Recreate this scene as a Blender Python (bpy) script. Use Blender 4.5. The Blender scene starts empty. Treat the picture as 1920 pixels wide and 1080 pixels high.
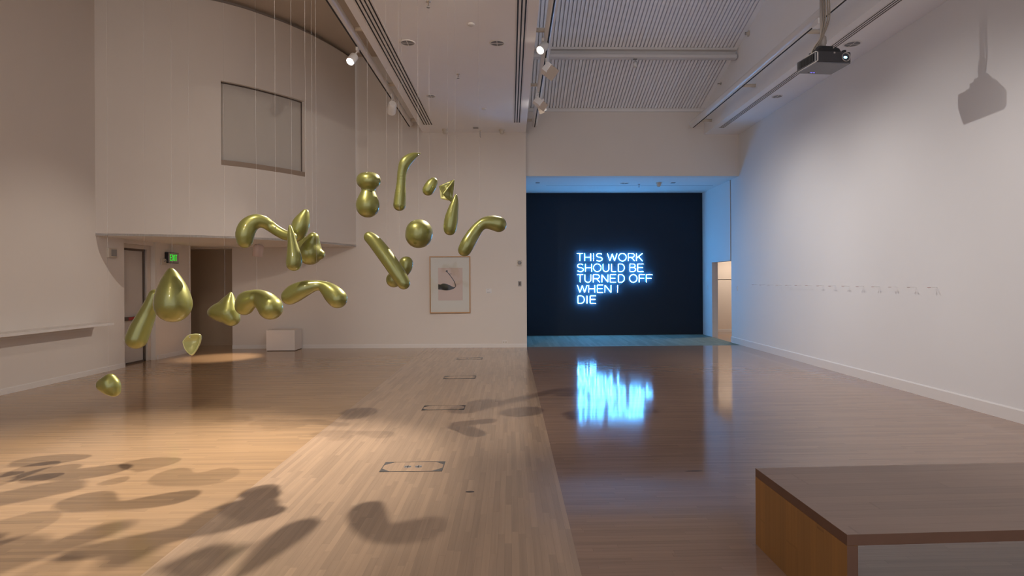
import bpy, bmesh, math, random
from mathutils import Vector, Matrix, Quaternion

random.seed(7)
SC = bpy.context.scene
COL = SC.collection
PI = math.pi

# ------------------------------------------------------------------ camera
F, EYE = 1120.0, 1.57                       # focal length in pixels of the 1920 frame, eye height
PSI, RHO = math.radians(1.54), 0.0055       # small yaw to the right, small roll
fw = Vector((math.sin(PSI), math.cos(PSI), 0))
r0 = Vector((math.cos(PSI), -math.sin(PSI), 0))
u0 = Vector((0, 0, 1))
rt = r0 * math.cos(RHO) - u0 * math.sin(RHO)
up = u0 * math.cos(RHO) + r0 * math.sin(RHO)
PPX = 957 + F * math.tan(PSI) * math.cos(RHO)
PPY = 526 - F * math.tan(PSI) * math.sin(RHO)
CAM = Vector((0, 0, EYE))
cd = bpy.data.cameras.new('camera')
cam = bpy.data.objects.new('camera', cd)
COL.objects.link(cam)
cd.sensor_fit = 'HORIZONTAL'
cd.sensor_width = 36
cd.lens = 36 * F / 1920
cd.shift_x = (960 - PPX) / 1920
cd.shift_y = (PPY - 540) / 1920
cd.clip_start = 0.05
m = Matrix.Identity(4)
for i in range(3):
    m[i][0], m[i][1], m[i][2], m[i][3] = rt[i], up[i], -fw[i], CAM[i]
cam.matrix_world = m
SC.camera = cam


def ray(x, y):
    return fw + rt * ((x - PPX) / F) - up * ((y - PPY) / F)


def onY(x, y, Y):
    d = ray(x, y)
    return CAM + d * (Y / d.y)


def onX(x, y, X):
    d = ray(x, y)
    return CAM + d * (X / d.x)


def onZ(x, y, Z=0.0):
    d = ray(x, y)
    return CAM + d * ((Z - EYE) / d.z)


# ------------------------------------------------------------------ world, exposure
w = bpy.data.worlds.new('world')
SC.world = w
w.use_nodes = True
w.node_tree.nodes['Background'].inputs[0].default_value = (0.94, 0.95, 1.03, 1)
w.node_tree.nodes['Background'].inputs[1].default_value = 1.2
vs = SC.view_settings
vs.view_transform = 'Standard'
vs.look = 'None'
vs.exposure = 0.0
vs.gamma = 1.0
vs.use_curve_mapping = False
try:
    cy = SC.cycles
    cy.max_bounces = 8
    cy.diffuse_bounces = 5
    cy.glossy_bounces = 3
    cy.caustics_reflective = False
    cy.caustics_refractive = False
    cy.sample_clamp_indirect = 4.0
    cy.use_denoising = True
    cy.filter_width = 1.1
except Exception:
    pass

WARM = (1.0, 0.80, 0.62)
SOFT = (1.0, 0.89, 0.79)
NEUT = (1.0, 0.95, 0.93)


def spot(name, loc, aim, watts, color=SOFT, cone=60, blend=0.6, radius=0.06):
    d = bpy.data.lights.new(name, 'SPOT')
    d.energy = watts
    d.color = color
    d.spot_size = math.radians(cone)
    d.spot_blend = blend
    d.shadow_soft_size = radius
    o = bpy.data.objects.new(name, d)
    COL.objects.link(o)
    o.location = loc
    o.rotation_euler = (Vector(aim) - Vector(loc)).to_track_quat('-Z', 'Y').to_euler()
    return o


# unseen spots at track height above and behind the frame, some added as fill (the two lit heads in view carry their own)
spot('unseen_spot', (-2.40, 4.45, 4.95), (-0.7, 8.8, 0.0), 420, SOFT, 70, 0.7, 0.035)
spot('unseen_spot', (-2.40, 5.60, 4.95), (-0.6, 14.0, 1.1), 370, NEUT, 48, 0.8, 0.04)
spot('unseen_spot', (-2.40, 1.6, 4.95), (-4.4, 11.8, 2.0), 150, WARM, 75, 0.9, 0.06)
spot('unseen_spot', (-2.40, 0.2, 4.95), (-7.1, 8.0, 1.2), 120, SOFT, 80, 0.9, 0.06)
spot('unseen_spot', (0.58, 7.25, 5.0), (5.5, 7.6, 1.2), 330, NEUT, 72, 0.9, 0.015)
spot('unseen_spot', (0.58, 4.2, 5.0), (5.5, 4.6, 1.2), 330, NEUT, 72, 0.9, 0.015)
spot('unseen_spot', (0.58, 5.5, 4.95), (-4.2, 12.3, 3.2), 210, SOFT, 46, 0.9, 0.06)  # added to brighten the right end of the curved wall
spot('unseen_spot', (-2.4, -1.5, 4.95), (-2.6, 4.0, 0.0), 130, SOFT, 70, 0.9, 0.08)  # added fill for the floor, from behind the camera


# ------------------------------------------------------------------ node materials
def mat(name, color, rough=0.5, metal=0.0, coat=0.0, coat_rough=0.1, emit=None, es=0.0, spec=0.5,
        noise=0.0, nscale=6.0, bump=0.0, bscale=60.0):
    mt = bpy.data.materials.new(name)
    mt.use_nodes = True
    nt = mt.node_tree
    b = nt.nodes['Principled BSDF']
    b.inputs['Base Color'].default_value = (*color, 1)
    b.inputs['Roughness'].default_value = rough
    b.inputs['Metallic'].default_value = metal
    b.inputs['Coat Weight'].default_value = coat
    b.inputs['Coat Roughness'].default_value = coat_rough
    b.inputs['Specular IOR Level'].default_value = spec
    if emit:
        b.inputs['Emission Color'].default_value = (*emit, 1)
        b.inputs['Emission Strength'].default_value = es
    tc = nt.nodes.new('ShaderNodeTexCoord')
    if noise:
        n = nt.nodes.new('ShaderNodeTexNoise')
        n.inputs['Scale'].default_value = nscale
        n.inputs['Detail'].default_value = 4
        nt.links.new(tc.outputs['Object'], n.inputs['Vector'])
        mx = nt.nodes.new('ShaderNodeMix')
        mx.data_type = 'RGBA'
        mx.inputs[6].default_value = (*[c * (1 - noise) for c in color], 1)
        mx.inputs[7].default_value = (*[min(1, c * (1 + noise)) for c in color], 1)
        nt.links.new(n.outputs['Fac'], mx.inputs[0])
        nt.links.new(mx.outputs[2], b.inputs['Base Color'])
    if bump:
        n2 = nt.nodes.new('ShaderNodeTexNoise')
        n2.inputs['Scale'].default_value = bscale
        n2.inputs['Detail'].default_value = 3
        nt.links.new(tc.outputs['Object'], n2.inputs['Vector'])
        bp = nt.nodes.new('ShaderNodeBump')
        bp.inputs['Strength'].default_value = bump
        bp.inputs['Distance'].default_value = 0.01
        nt.links.new(n2.outputs['Fac'], bp.inputs['Height'])
        nt.links.new(bp.outputs['Normal'], b.inputs['Normal'])
    return mt


def planks(name, base, along='X', width=0.057, length=0.95, rough=0.2, var=0.13, coat=0.0, bump=0.06,
           spec=0.5, stain=0.1):
    """Strip flooring / laminated timber: every board gets its own tone, grain and a hair of tilt."""
    mt = bpy.data.materials.new(name)
    mt.use_nodes = True
    nt = mt.node_tree
    N, L = nt.nodes.new, nt.links.new
    b = nt.nodes['Principled BSDF']
    tc = N('ShaderNodeTexCoord')
    sp = N('ShaderNodeSeparateXYZ')
    L(tc.outputs['Object'], sp.inputs[0])
    ax = {'X': ('X', 'Y'), 'Y': ('Y', 'X'), 'Z': ('Z', 'Y')}[along]
    U, V = sp.outputs[ax[0]], sp.outputs[ax[1]]

    def M(op, a, bb=None):
        n = N('ShaderNodeMath')
        n.operation = op
        for i, v in enumerate((a, bb)):
            if v is None:
                continue
            if isinstance(v, (int, float)):
                n.inputs[i].default_value = v
            else:
                L(v, n.inputs[i])
        return n.outputs[0]

    vw = M('DIVIDE', V, width)
    row = M('FLOOR', vw)
    wn = N('ShaderNodeTexWhiteNoise')
    wn.noise_dimensions = '1D'
    L(row, wn.inputs['W'])
    ul = M('ADD', M('DIVIDE', U, length), M('MULTIPLY', wn.outputs['Value'], 13.7))
    colm = M('FLOOR', ul)
    cx = N('ShaderNodeCombineXYZ')
    L(row, cx.inputs[0])
    L(colm, cx.inputs[1])
    idn = N('ShaderNodeTexWhiteNoise')
    idn.noise_dimensions = '2D'
    L(cx.outputs[0], idn.inputs['Vector'])
    # grain, stretched along the board and shifted per board
    gv = N('ShaderNodeCombineXYZ')
    L(M('ADD', M('MULTIPLY', U, 1.6), M('MULTIPLY', idn.outputs['Value'], 50.0)), gv.inputs[0])
    L(M('MULTIPLY', V, 42.0), gv.inputs[1])
    gn = N('ShaderNodeTexNoise')
    gn.inputs['Scale'].default_value = 1.0
    gn.inputs['Detail'].default_value = 5
    L(gv.outputs[0], gn.inputs['Vector'])
    big = N('ShaderNodeTexNoise')
    big.inputs['Scale'].default_value = 0.55
    big.inputs['Detail'].default_value = 3
    L(tc.outputs['Object'], big.inputs['Vector'])
    tone = M('ADD', M('MULTIPLY', M('SUBTRACT', idn.outputs['Value'], 0.5), 2 * var),
             M('MULTIPLY', M('SUBTRACT', gn.outputs['Fac'], 0.5), 0.30))
    tone = M('ADD', tone, M('MULTIPLY', M('SUBTRACT', big.outputs['Fac'], 0.5), stain * 2))
    # joints between boards
    fr = M('FRACT', vw)
    edge = M('LESS_THAN', M('MINIMUM', fr, M('SUBTRACT', 1.0, fr)), 0.025)
    fu = M('FRACT', ul)
    edge2 = M('LESS_THAN', fu, 0.0035)
    joint = M('MAXIMUM', edge, edge2)
    tone = M('SUBTRACT', M('ADD', tone, 1.0), M('MULTIPLY', joint, 0.13))
    vm = N('ShaderNodeVectorMath')
    vm.operation = 'SCALE'
    vm.inputs[0].default_value = base
    L(tone, vm.inputs['Scale'])
    hs = N('ShaderNodeHueSaturation')
    L(vm.outputs[0], hs.inputs['Color'])
    L(M('ADD', 0.985, M('MULTIPLY', idn.outputs['Value'], 0.03 * 1.0)), hs.inputs['Saturation'])
    L(hs.outputs[0], b.inputs['Base Color'])
    # wear: varying gloss and gentle waviness of the lacquer
    rn = N('ShaderNodeTexNoise')
    rn.inputs['Scale'].default_value = 3.0
    rn.inputs['Detail'].default_value = 6
    L(tc.outputs['Object'], rn.inputs['Vector'])
    L(M('ADD', rough - 0.025, M('MULTIPLY', rn.outputs['Fac'], 0.05)), b.inputs['Roughness'])
    b.inputs['Specular IOR Level'].default_value = spec
    b.inputs['Coat Weight'].default_value = coat
    b.inputs['Coat Roughness'].default_value = 0.12
    if bump:
        hgt = M('ADD', M('MULTIPLY', idn.outputs['Value'], 0.5), M('MULTIPLY', gn.outputs['Fac'], 0.5))
        bp = N('ShaderNodeBump')
        bp.inputs['Strength'].default_value = bump
        bp.inputs['Distance'].default_value = 0.004
        L(hgt, bp.inputs['Height'])
        L(bp.outputs['Normal'], b.inputs['Normal'])
    return mt


def glass_mat(name):
    mt = bpy.data.materials.new(name)
    mt.use_nodes = True
    nt = mt.node_tree
    nt.nodes.remove(nt.nodes['Principled BSDF'])
    out = nt.nodes['Material Output']
    tr = nt.nodes.new('ShaderNodeBsdfTransparent')
    gl = nt.nodes.new('ShaderNodeBsdfGlossy')
    gl.inputs['Roughness'].default_value = 0.02
    fr = nt.nodes.new('ShaderNodeFresnel')
    fr.inputs['IOR'].default_value = 1.3
    mx = nt.nodes.new('ShaderNodeMixShader')
    nt.links.new(fr.outputs[0], mx.inputs[0])
    nt.links.new(tr.outputs[0], mx.inputs[1])
    nt.links.new(gl.outputs[0], mx.inputs[2])
    nt.links.new(mx.outputs[0], out.inputs[0])
    return mt


WALL = mat('white_wall_paint', (0.74, 0.68, 0.62), 0.75, noise=0.02, nscale=1.5, bump=0.03, bscale=140, spec=0.25)
WALLR = mat('cool_white_wall_paint', (0.78, 0.76, 0.74), 0.75, noise=0.015, nscale=1.5, bump=0.03, bscale=140, spec=0.25)
CEIL = mat('ceiling_paint', (0.90, 0.88, 0.87), 0.8, noise=0.02, nscale=2, spec=0.2)
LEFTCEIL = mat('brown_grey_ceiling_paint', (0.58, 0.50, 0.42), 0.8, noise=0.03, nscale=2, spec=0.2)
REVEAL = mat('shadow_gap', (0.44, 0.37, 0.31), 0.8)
TRIM = mat('white_trim_paint', (0.78, 0.74, 0.70), 0.45, noise=0.02)
BLACKWALL = mat('dark_navy_wall_paint', (0.022, 0.030, 0.042), 0.75, noise=0.05, nscale=3, spec=0.12)
DARKPASS = mat('passage_wall_shaded', (0.42, 0.31, 0.21), 0.8, noise=0.03)  # dark brown stands in for the shade of the unlit passage
FLOORX = planks('maple_boards_crosswise', (0.45, 0.295, 0.165), 'X', 0.042, 0.8, 0.13, var=.10)
FLOORY = planks('maple_boards_lengthwise', (0.50, 0.352, 0.232), 'Y', 0.042, 0.62, 0.20, var=.105)
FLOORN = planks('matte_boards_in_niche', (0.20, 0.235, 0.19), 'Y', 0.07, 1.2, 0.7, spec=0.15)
FLOORR = planks('maple_boards_crosswise_shaded', (0.37, 0.245, 0.175), 'X', 0.042, 0.8, 0.09, var=.08, bump=0.04, spec=.42)  # same maple, darkened in colour for the less lit right field
DECK = mat('painted_steel_decking', (0.93, 0.94, 0.97), 0.55, noise=0.03, nscale=3)
STEEL = mat('painted_steel_beam', (0.66, 0.63, 0.61), 0.5, noise=0.03)
WHITEM = mat('white_enamel', (0.80, 0.77, 0.74), 0.3, noise=0.02)
BLACK = mat('black_plastic', (0.012, 0.012, 0.014), 0.45, noise=0.1)
DARKSLOT = mat('dark_slot', (0.02, 0.018, 0.017), 0.7)
GREYGRILLE = mat('grey_grille', (0.22, 0.21, 0.20), 0.5, noise=0.1, nscale=30)
OLIVE = mat('olive_metallic_lacquer', (0.232, 0.230, 0.058), 0.37, 0.55, 0.8, 0.05, noise=0.10, nscale=5)
OLIVEIN = mat('lit_olive_lacquer', (0.60, 0.58, 0.22), 0.4, 0.25, 0.8, 0.08, noise=0.08, nscale=5)  # paler copy of the olive lacquer, light on the hollows put into colour
WIRE = mat('nylon_line', (0.55, 0.52, 0.50), 0.25)
WIRE.node_tree.nodes['Principled BSDF'].inputs['Alpha'].default_value = 0.30
CHROME = mat('polished_fitting', (0.6, 0.6, 0.6), 0.2, 1.0)
NEON = mat('neon_tube_glow', (0.8, 0.9, 1.0), 0.3, emit=(0.085, 0.42, 1.0), es=50)
LAMPGLOW = mat('lit_lamp_lens', (1, 1, 1), 0.3, emit=(1.0, 0.93, 0.85), es=25)
BENCHTOP = planks('bench_top_timber', (0.36, 0.25, 0.19), 'X', 0.09, 2.6, 0.42, var=0.08, bump=0.0, spec=0.4)
BENCHSIDE = planks('bench_side_timber', (0.36, 0.18, 0.055), 'Z', 0.062, 3.0, 0.45, var=0.13, bump=0.0, spec=0.35)
BENCHEDGE = mat('bench_edge_timber', (0.15, 0.075, 0.045), 0.5, noise=0.15, nscale=9)
OAK = mat('oak_frame', (0.50, 0.27, 0.10), 0.4, noise=0.12, nscale=25)
MATB = mat('mount_board', (0.80, 0.75, 0.66), 0.9, noise=0.01)
PAPER = mat('pink_paper', (0.74, 0.57, 0.49), 0.9, noise=0.03)
INK = mat('black_ink', (0.03, 0.025, 0.025), 0.7)
GLASS = glass_mat('picture_glass')
PLINTH = mat('plinth_paint', (0.80, 0.74, 0.69), 0.6, noise=0.015)
SHADE = mat('grey_window_blind', (0.55, 0.51, 0.46), 0.8, noise=0.02)
DOORP = mat('door_paint', (0.56, 0.52, 0.48), 0.5, noise=0.02)
FRAMEP = mat('door_frame_paint', (0.62, 0.55, 0.48), 0.5, noise=0.02)
DARKF = mat('dark_frame', (0.10, 0.075, 0.06), 0.5)
RED = mat('red_sign', (0.35, 0.03, 0.03), 0.5)
GREYP = mat('grey_plastic', (0.30, 0.29, 0.28), 0.5)
IVORY = mat('ivory_plate', (0.62, 0.55, 0.46), 0.45)
GREEN = mat('green_exit_glow', (0.0, 0.3, 0.0), 0.5, emit=(0.03, 0.75, 0.03), es=1.0)
EXITFACE = mat('grey_exit_face', (0.45, 0.42, 0.43), 0.4)
PROJ = mat('dark_grey_projector_case', (0.045, 0.043, 0.047), 0.4, noise=0.08, nscale=20)
PROJB = mat('grey_projector_base', (0.16, 0.16, 0.18), 0.45, noise=0.04)
PROJT = mat('silver_projector_trim', (0.42, 0.38, 0.35), 0.35)
LENSG = mat('projector_lens', (0.005, 0.01, 0.03), 0.05, coat=1.0)
LENSLIT = mat('lens_light', (0.2, 0.6, 0.9), 0.2, emit=(0.35, 0.85, 1.0), es=3.0)
LEDB = mat('blue_led', (0.1, 0.1, 0.8), 0.3, emit=(0.12, 0.10, 1.0), es=2.0)
PIPE = mat('taupe_pipe', (0.36, 0.31, 0.27), 0.45)
CABLE = mat('beige_cable', (0.32, 0.26, 0.20), 0.5)
STICK = mat('pale_stick', (0.80, 0.78, 0.76), 0.5)
TIP = mat('reddish_brown_tip', (0.46, 0.30, 0.28), 0.5)
GREYTEXT = mat('grey_print', (0.40, 0.38, 0.37), 0.8)
BOXLINE = mat('brass_grey_edge', (0.10, 0.095, 0.09), 0.5, 0.3)
FLAP = mat('tan_lamp_flap', (0.52, 0.43, 0.35), 0.5)
CORR = mat('corridor_paint', (0.80, 0.68, 0.57), 0.8, noise=0.015)


# ------------------------------------------------------------------ mesh helpers
def box(bm, lo, hi, mi=0):
    x0, y0, z0 = lo
    x1, y1, z1 = hi
    vs_ = [bm.verts.new(p) for p in ((x0, y0, z0), (x1, y0, z0), (x1, y1, z0), (x0, y1, z0),
                                     (x0, y0, z1), (x1, y0, z1), (x1, y1, z1), (x0, y1, z1))]
    for f in ((0, 3, 2, 1), (4, 5, 6, 7), (0, 1, 5, 4), (1, 2, 6, 5), (2, 3, 7, 6), (3, 0, 4, 7)):
        fa = bm.faces.new([vs_[i] for i in f])
        fa.material_index = mi
    return vs_


def prism(bm, poly, z0, z1):
    a = [bm.verts.new((x, y, z0)) for x, y in poly]
    b = [bm.verts.new((x, y, z1)) for x, y in poly]
    n = len(poly)
    bm.faces.new(a[::-1])
    bm.faces.new(b)
    for i in range(n):
        bm.faces.new((a[i], a[(i + 1) % n], b[(i + 1) % n], b[i]))


def xprism(bm, prof, x0, x1):
    """profile in (y, z) extruded along x"""
    a = [bm.verts.new((x0, y, z)) for y, z in prof]
    b = [bm.verts.new((x1, y, z)) for y, z in prof]
    n = len(prof)
    bm.faces.new(a)
    bm.faces.new(b[::-1])
    for i in range(n):
        bm.faces.new((a[(i + 1) % n], a[i], b[i], b[(i + 1) % n]))


def sweep(bm, pts, rad, seg=12, caps=True):
    """tube through pts with one radius or one per point"""
    pts = [Vector(p) for p in pts]
    n = len(pts)
    rs = [rad] * n if isinstance(rad, (int, float)) else list(rad)
    tang = []
    for i in range(n):
        t = pts[min(n - 1, i + 1)] - pts[max(0, i - 1)]
        tang.append(t.normalized())
    a = Vector((0, 0, 1)) if abs(tang[0].z) < 0.9 else Vector((1, 0, 0))
    nx = tang[0].cross(a).normalized()
    rings = []
    for i in range(n):
        if i:
            q = tang[i - 1].rotation_difference(tang[i])
            nx = (q @ nx).normalized()
        ny = tang[i].cross(nx).normalized()
        rings.append([bm.verts.new(pts[i] + (nx * math.cos(2 * PI * k / seg) + ny * math.sin(2 * PI * k / seg)) * rs[i])
                      for k in range(seg)])
    for i in range(n - 1):
        for k in range(seg):
            bm.faces.new((rings[i][k], rings[i][(k + 1) % seg], rings[i + 1][(k + 1) % seg], rings[i + 1][k]))
    if caps:
        bm.faces.new(rings[0][::-1])
        bm.faces.new(rings[-1])
    return rings


def cyl(bm, p0, p1, r, r2=None, seg=24):
    sweep(bm, [p0, p1], [r, r if r2 is None else r2], seg)


def lathe(bm, prof, seg=28, centre=(0, 0, 0)):
    """prof: list of (radius, z) revolved round the z axis"""
    cx, cy_, cz = centre
    rings = []
    for r, z in prof:
        if r < 1e-6:
            rings.append([bm.verts.new((cx, cy_, cz + z))])
        else:
            rings.append([bm.verts.new((cx + r * math.cos(2 * PI * k / seg), cy_ + r * math.sin(2 * PI * k / seg), cz + z))
                          for k in range(seg)])
    for a, b in zip(rings, rings[1:]):
        for k in range(seg):
            k2 = (k + 1) % seg
            if len(a) == 1 and len(b) == 1:
                continue
            if len(a) == 1:
                bm.faces.new((a[0], b[k2], b[k]))
            elif len(b) == 1:
                bm.faces.new((a[k], a[k2], b[0]))
            else:
                bm.faces.new((a[k], a[k2], b[k2], b[k]))


def spline(pts, n):
    """Catmull-Rom through tuples of any length"""
    ext = lambda a, b: tuple(2 * p - q for p, q in zip(a, b))
    P = [ext(pts[0], pts[1])] + list(pts) + [ext(pts[-1], pts[-2])]
    out = []
    segs = len(pts) - 1
    for i in range(n):
        t = i / (n - 1) * segs
        k = min(int(t), segs - 1)
        t -= k
        a, b, c, d = P[k], P[k + 1], P[k + 2], P[k + 3]
        out.append(tuple(0.5 * (2 * b[j] + (c[j] - a[j]) * t + (2 * a[j] - 5 * b[j] + 4 * c[j] - d[j]) * t * t
                                + (3 * b[j] - a[j] - 3 * c[j] + d[j]) * t ** 3) for j in range(len(b))))
    return out


def obj(name, bm, material, parent=None, smooth=False, bevel=0.0, local=False, loc=None):
    """links the bmesh as ONE mesh object; coordinates are world ones unless local"""
    if parent is not None and not local:
        off = parent.matrix_world.translation if parent.parent is None else parent['_o']
        bmesh.ops.translate(bm, verts=bm.verts, vec=-Vector(off))
    if loc is not None:
        bmesh.ops.translate(bm, verts=bm.verts, vec=-Vector(loc))
    bmesh.ops.recalc_face_normals(bm, faces=bm.faces)
    me = bpy.data.meshes.new(name)
    bm.to_mesh(me)
    bm.free()
    for x in (material if isinstance(material, (list, tuple)) else [material]):
        me.materials.append(x)
    if smooth:
        for p in me.polygons:
            p.use_smooth = True
    o = bpy.data.objects.new(name, me)
    COL.objects.link(o)
    if parent is not None:
        o.parent = parent
    if loc is not None:
        o.location = loc
    if bevel:
        b = o.modifiers.new('bevel', 'BEVEL')
        b.width = bevel
        b.segments = 2
        b.limit_method = 'ANGLE'
    return o


def BM():
    return bmesh.new()


def bx(lo, hi):
    b = BM()
    box(b, lo, hi)
    return b


def tag(o, label, cat, group=None):
    o['label'] = label
    o['category'] = cat
    if group:
        o['group'] = group
    return o


def thing(name, label, cat, loc=(0, 0, 0), rotz=0.0, group=None):
    o = bpy.data.objects.new(name, None)
    COL.objects.link(o)
    o.location = loc
    o.rotation_euler = (0, 0, rotz)
    o.matrix_world = Matrix.Translation(loc) @ Matrix.Rotation(rotz, 4, 'Z')
    return tag(o, label, cat, group)


def struct(name, bm, material, label=None, cat=None, smooth=False, bevel=0.0, parent=None):
    o = obj(name, bm, material, parent, smooth=smooth, bevel=bevel)
    if parent is None:
        o['kind'] = 'structure'
        if label:
            o['label'] = label
            o['category'] = cat
    return o


# ------------------------------------------------------------------ the room
XL, XR = -7.15, 5.50          # left and right wall faces
YB, YN = 14.10, 16.95         # back wall and niche wall
ZS, ZL, ZN = 5.05, 6.85, 4.05  # soffits, left bay ceiling, niche ceiling
SX0, SX1 = -2.035, 0.38       # middle soffit
RX = 4.66                     # edge of the right soffit
PITCH = 0.283
YLT, ZLT = 14.2, 5.66         # lintel wall above the niche, where the decking lands
Y0 = -5.0


def roofz(y):
    return ZLT + PITCH * (YLT - y)


# floor: three fields of boards and the niche strip
bm = BM()
for (x0, x1, y0, y1, mi) in ((-12, -1.99, Y0, 18.2, 0), (-1.99, 0.37, Y0, 14.15, 1), (0.37, 9.2, Y0, 14.08, 2),
                             (0.37, 5.5, 14.08, YN + .2, 3), (5.5, 9.2, 14.08, 18.2, 2), (-1.99, 0.37, 14.15, 18.2, 1)):
    box(bm, (x0, y0, -0.12), (x1, y1, 0.0), mi)
struct('floor', bm, [FLOORX, FLOORY, FLOORR, FLOORN], 'polished maple strip floor with a lengthwise middle field', 'floor')

# left bay
struct('wall_left', bx((XL - .15, Y0, 0), (XL, 10.79 + .47, ZL)), WALL, 'white painted left wall beside the curved upper wall', 'wall')
bm = BM()
prism(bm, [(XL - .04, 12.36), (XL - .03, 13.62), (XL - .3, 13.62), (XL - .3, 12.36)], 0, 2.5)
struct('wall_exit', bm, WALL, 'short white wall under the curved wall carrying the exit sign', 'wall')
struct('wall_door', bx((XL - .45, 11.2, 0), (XL - .30, 13.62, 2.5)), WALL)
bm = BM()
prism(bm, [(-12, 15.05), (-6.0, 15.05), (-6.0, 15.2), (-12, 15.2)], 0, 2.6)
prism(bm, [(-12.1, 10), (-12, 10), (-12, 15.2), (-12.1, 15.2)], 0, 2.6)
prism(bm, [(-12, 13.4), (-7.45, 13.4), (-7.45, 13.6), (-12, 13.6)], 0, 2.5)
struct('wall_passage', bm, DARKPASS, 'dim wall shaded brown at the end of the passage under the curved wall', 'wall')

DRUM = [(-7.15, 10.50), (-6.25, 10.76), (-5.27, 11.25), (-4.66, 11.86), (-4.24, 12.48), (-3.88, 13.30), (-3.62, 14.12)]
ZD = 2.385
dpts = spline(DRUM, 73)


def drum_at_px(px):
    """index along the curve seen at image column px"""
    best = min(range(73), key=lambda i: abs((lambda d: d.dot(rt) / d.dot(fw) * F + PPX)(Vector((*dpts[i], EYE)) - CAM) - px))
    return best


i0, i1 = drum_at_px(418), drum_at_px(573)
WZ0, WZ1 = 3.80, 5.30


def drum_n(i):
    a, b = dpts[max(0, i - 1)], dpts[min(72, i + 1)]
    t = Vector((b[0] - a[0], b[1] - a[1])).normalized()
    return Vector((-t.y, t.x))          # points into the wall


bm = BM()
zs = [ZD, WZ0, WZ1, ZL - .10]
grid = [[bm.verts.new((x, y, z)) for z in zs] for x, y in dpts]
for i in range(72):
    for k in range(3):
        if k == 1 and i0 <= i < i1:
            continue
        bm.faces.new((grid[i][k], grid[i + 1][k], grid[i + 1][k + 1], grid[i][k + 1]))
REC = 0.13
back = {}
for i in range(i0, i1 + 1):
    n = drum_n(i) * REC
    back[i] = [bm.verts.new((dpts[i][0] + n.x, dpts[i][1] + n.y, z)) for z in (WZ0, WZ1)]
for i in range(i0, i1):
    bm.faces.new((grid[i][1], grid[i + 1][1], back[i + 1][0], back[i][0]))
    bm.faces.new((grid[i][2], grid[i + 1][2], back[i + 1][1], back[i][1]))
for i in (i0, i1):
    bm.faces.new((grid[i][1], grid[i][2], back[i][1], back[i][0]))
struct('wall_curved', bm, WALL, 'curved white upper wall overhanging the left passage', 'wall', smooth=True)
for p in COL.objects['wall_curved'].data.polygons:
    p.use_smooth = abs(p.normal.z) < 0.1
mod = COL.objects['wall_curved'].modifiers.new('edge', 'EDGE_SPLIT')
mod.split_angle = math.radians(35)
# shadow gap under the ceiling, following the curve
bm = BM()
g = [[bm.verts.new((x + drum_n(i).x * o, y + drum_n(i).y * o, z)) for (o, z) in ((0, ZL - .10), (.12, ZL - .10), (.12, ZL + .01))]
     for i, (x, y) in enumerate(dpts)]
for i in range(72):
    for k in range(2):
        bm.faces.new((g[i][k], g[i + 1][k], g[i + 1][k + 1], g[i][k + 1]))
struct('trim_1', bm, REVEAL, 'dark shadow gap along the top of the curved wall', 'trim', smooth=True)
# soffit under the curved wall
bm = BM()
prism(bm, list(dpts) + [(-3.62, 15.05), (-12, 15.05), (-12, 10.5)], ZD, ZD + .04)
struct('ceiling', bm, CEIL, 'low soffit beneath the curved wall', 'ceiling')
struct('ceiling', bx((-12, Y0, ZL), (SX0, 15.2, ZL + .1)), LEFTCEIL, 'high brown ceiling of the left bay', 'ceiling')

# window in the curved wall: a grey blind in a thin frame
wn = bpy.data.objects.new('window_1', None)
COL.objects.link(wn)
a, b = dpts[i0], dpts[i1]
wn.location = (a[0], a[1], WZ0)
wn.matrix_world = Matrix.Translation(wn.location)
wn['kind'] = 'structure'
wn['label'] = 'blinded grey window set into the curved wall'
wn['category'] = 'window'
bm = BM()
for i in range(i0, i1):
    v = []
    for j in (i, i + 1):
        n = drum_n(j) * (REC - .03)
        v.append((dpts[j][0] + n.x, dpts[j][1] + n.y))
    q = [bm.verts.new((v[0][0], v[0][1], WZ0)), bm.verts.new((v[1][0], v[1][1], WZ0)),
         bm.verts.new((v[1][0], v[1][1], WZ1)), bm.verts.new((v[0][0], v[0][1], WZ1))]
    bm.faces.new(q)
bmesh.ops.remove_doubles(bm, verts=bm.verts, dist=1e-4)
obj('blind', bm, SHADE, wn, smooth=True)
bm = BM()
off = REC - .045
top = [(dpts[j][0] + drum_n(j).x * off, dpts[j][1] + drum_n(j).y * off, WZ1 - .012) for j in range(i0, i1 + 1)]
sweep(bm, top, .012, 6)
sweep(bm, [(top[-1][0], top[-1][1], WZ0 + .02), (top[-1][0], top[-1][1], WZ1 - .01)], .012, 6)
obj('window_frame', bm, DARKF, wn)
bm = BM()
sill = []
for j in range(i0, i1 + 1):
    n = drum_n(j)
    sill.append([(dpts[j][0] + n.x * o, dpts[j][1] + n.y * o, z) for (o, z) in
                 ((REC - .03, WZ0 + .035), (-.004, WZ0 + .035), (-.004, WZ0 - .06), (REC - .03, WZ0 - .06))])
rg = [[bm.verts.new(p) for p in s] for s in sill]
for s, t in zip(rg, rg[1:]):
    for k in range(4):
        bm.faces.new((s[k], s[(k + 1) % 4], t[(k + 1) % 4], t[k]))
obj('window_sill', bm, mat('brown_sill', (0.33, 0.25, 0.19), 0.6, noise=0.05), wn)

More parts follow.
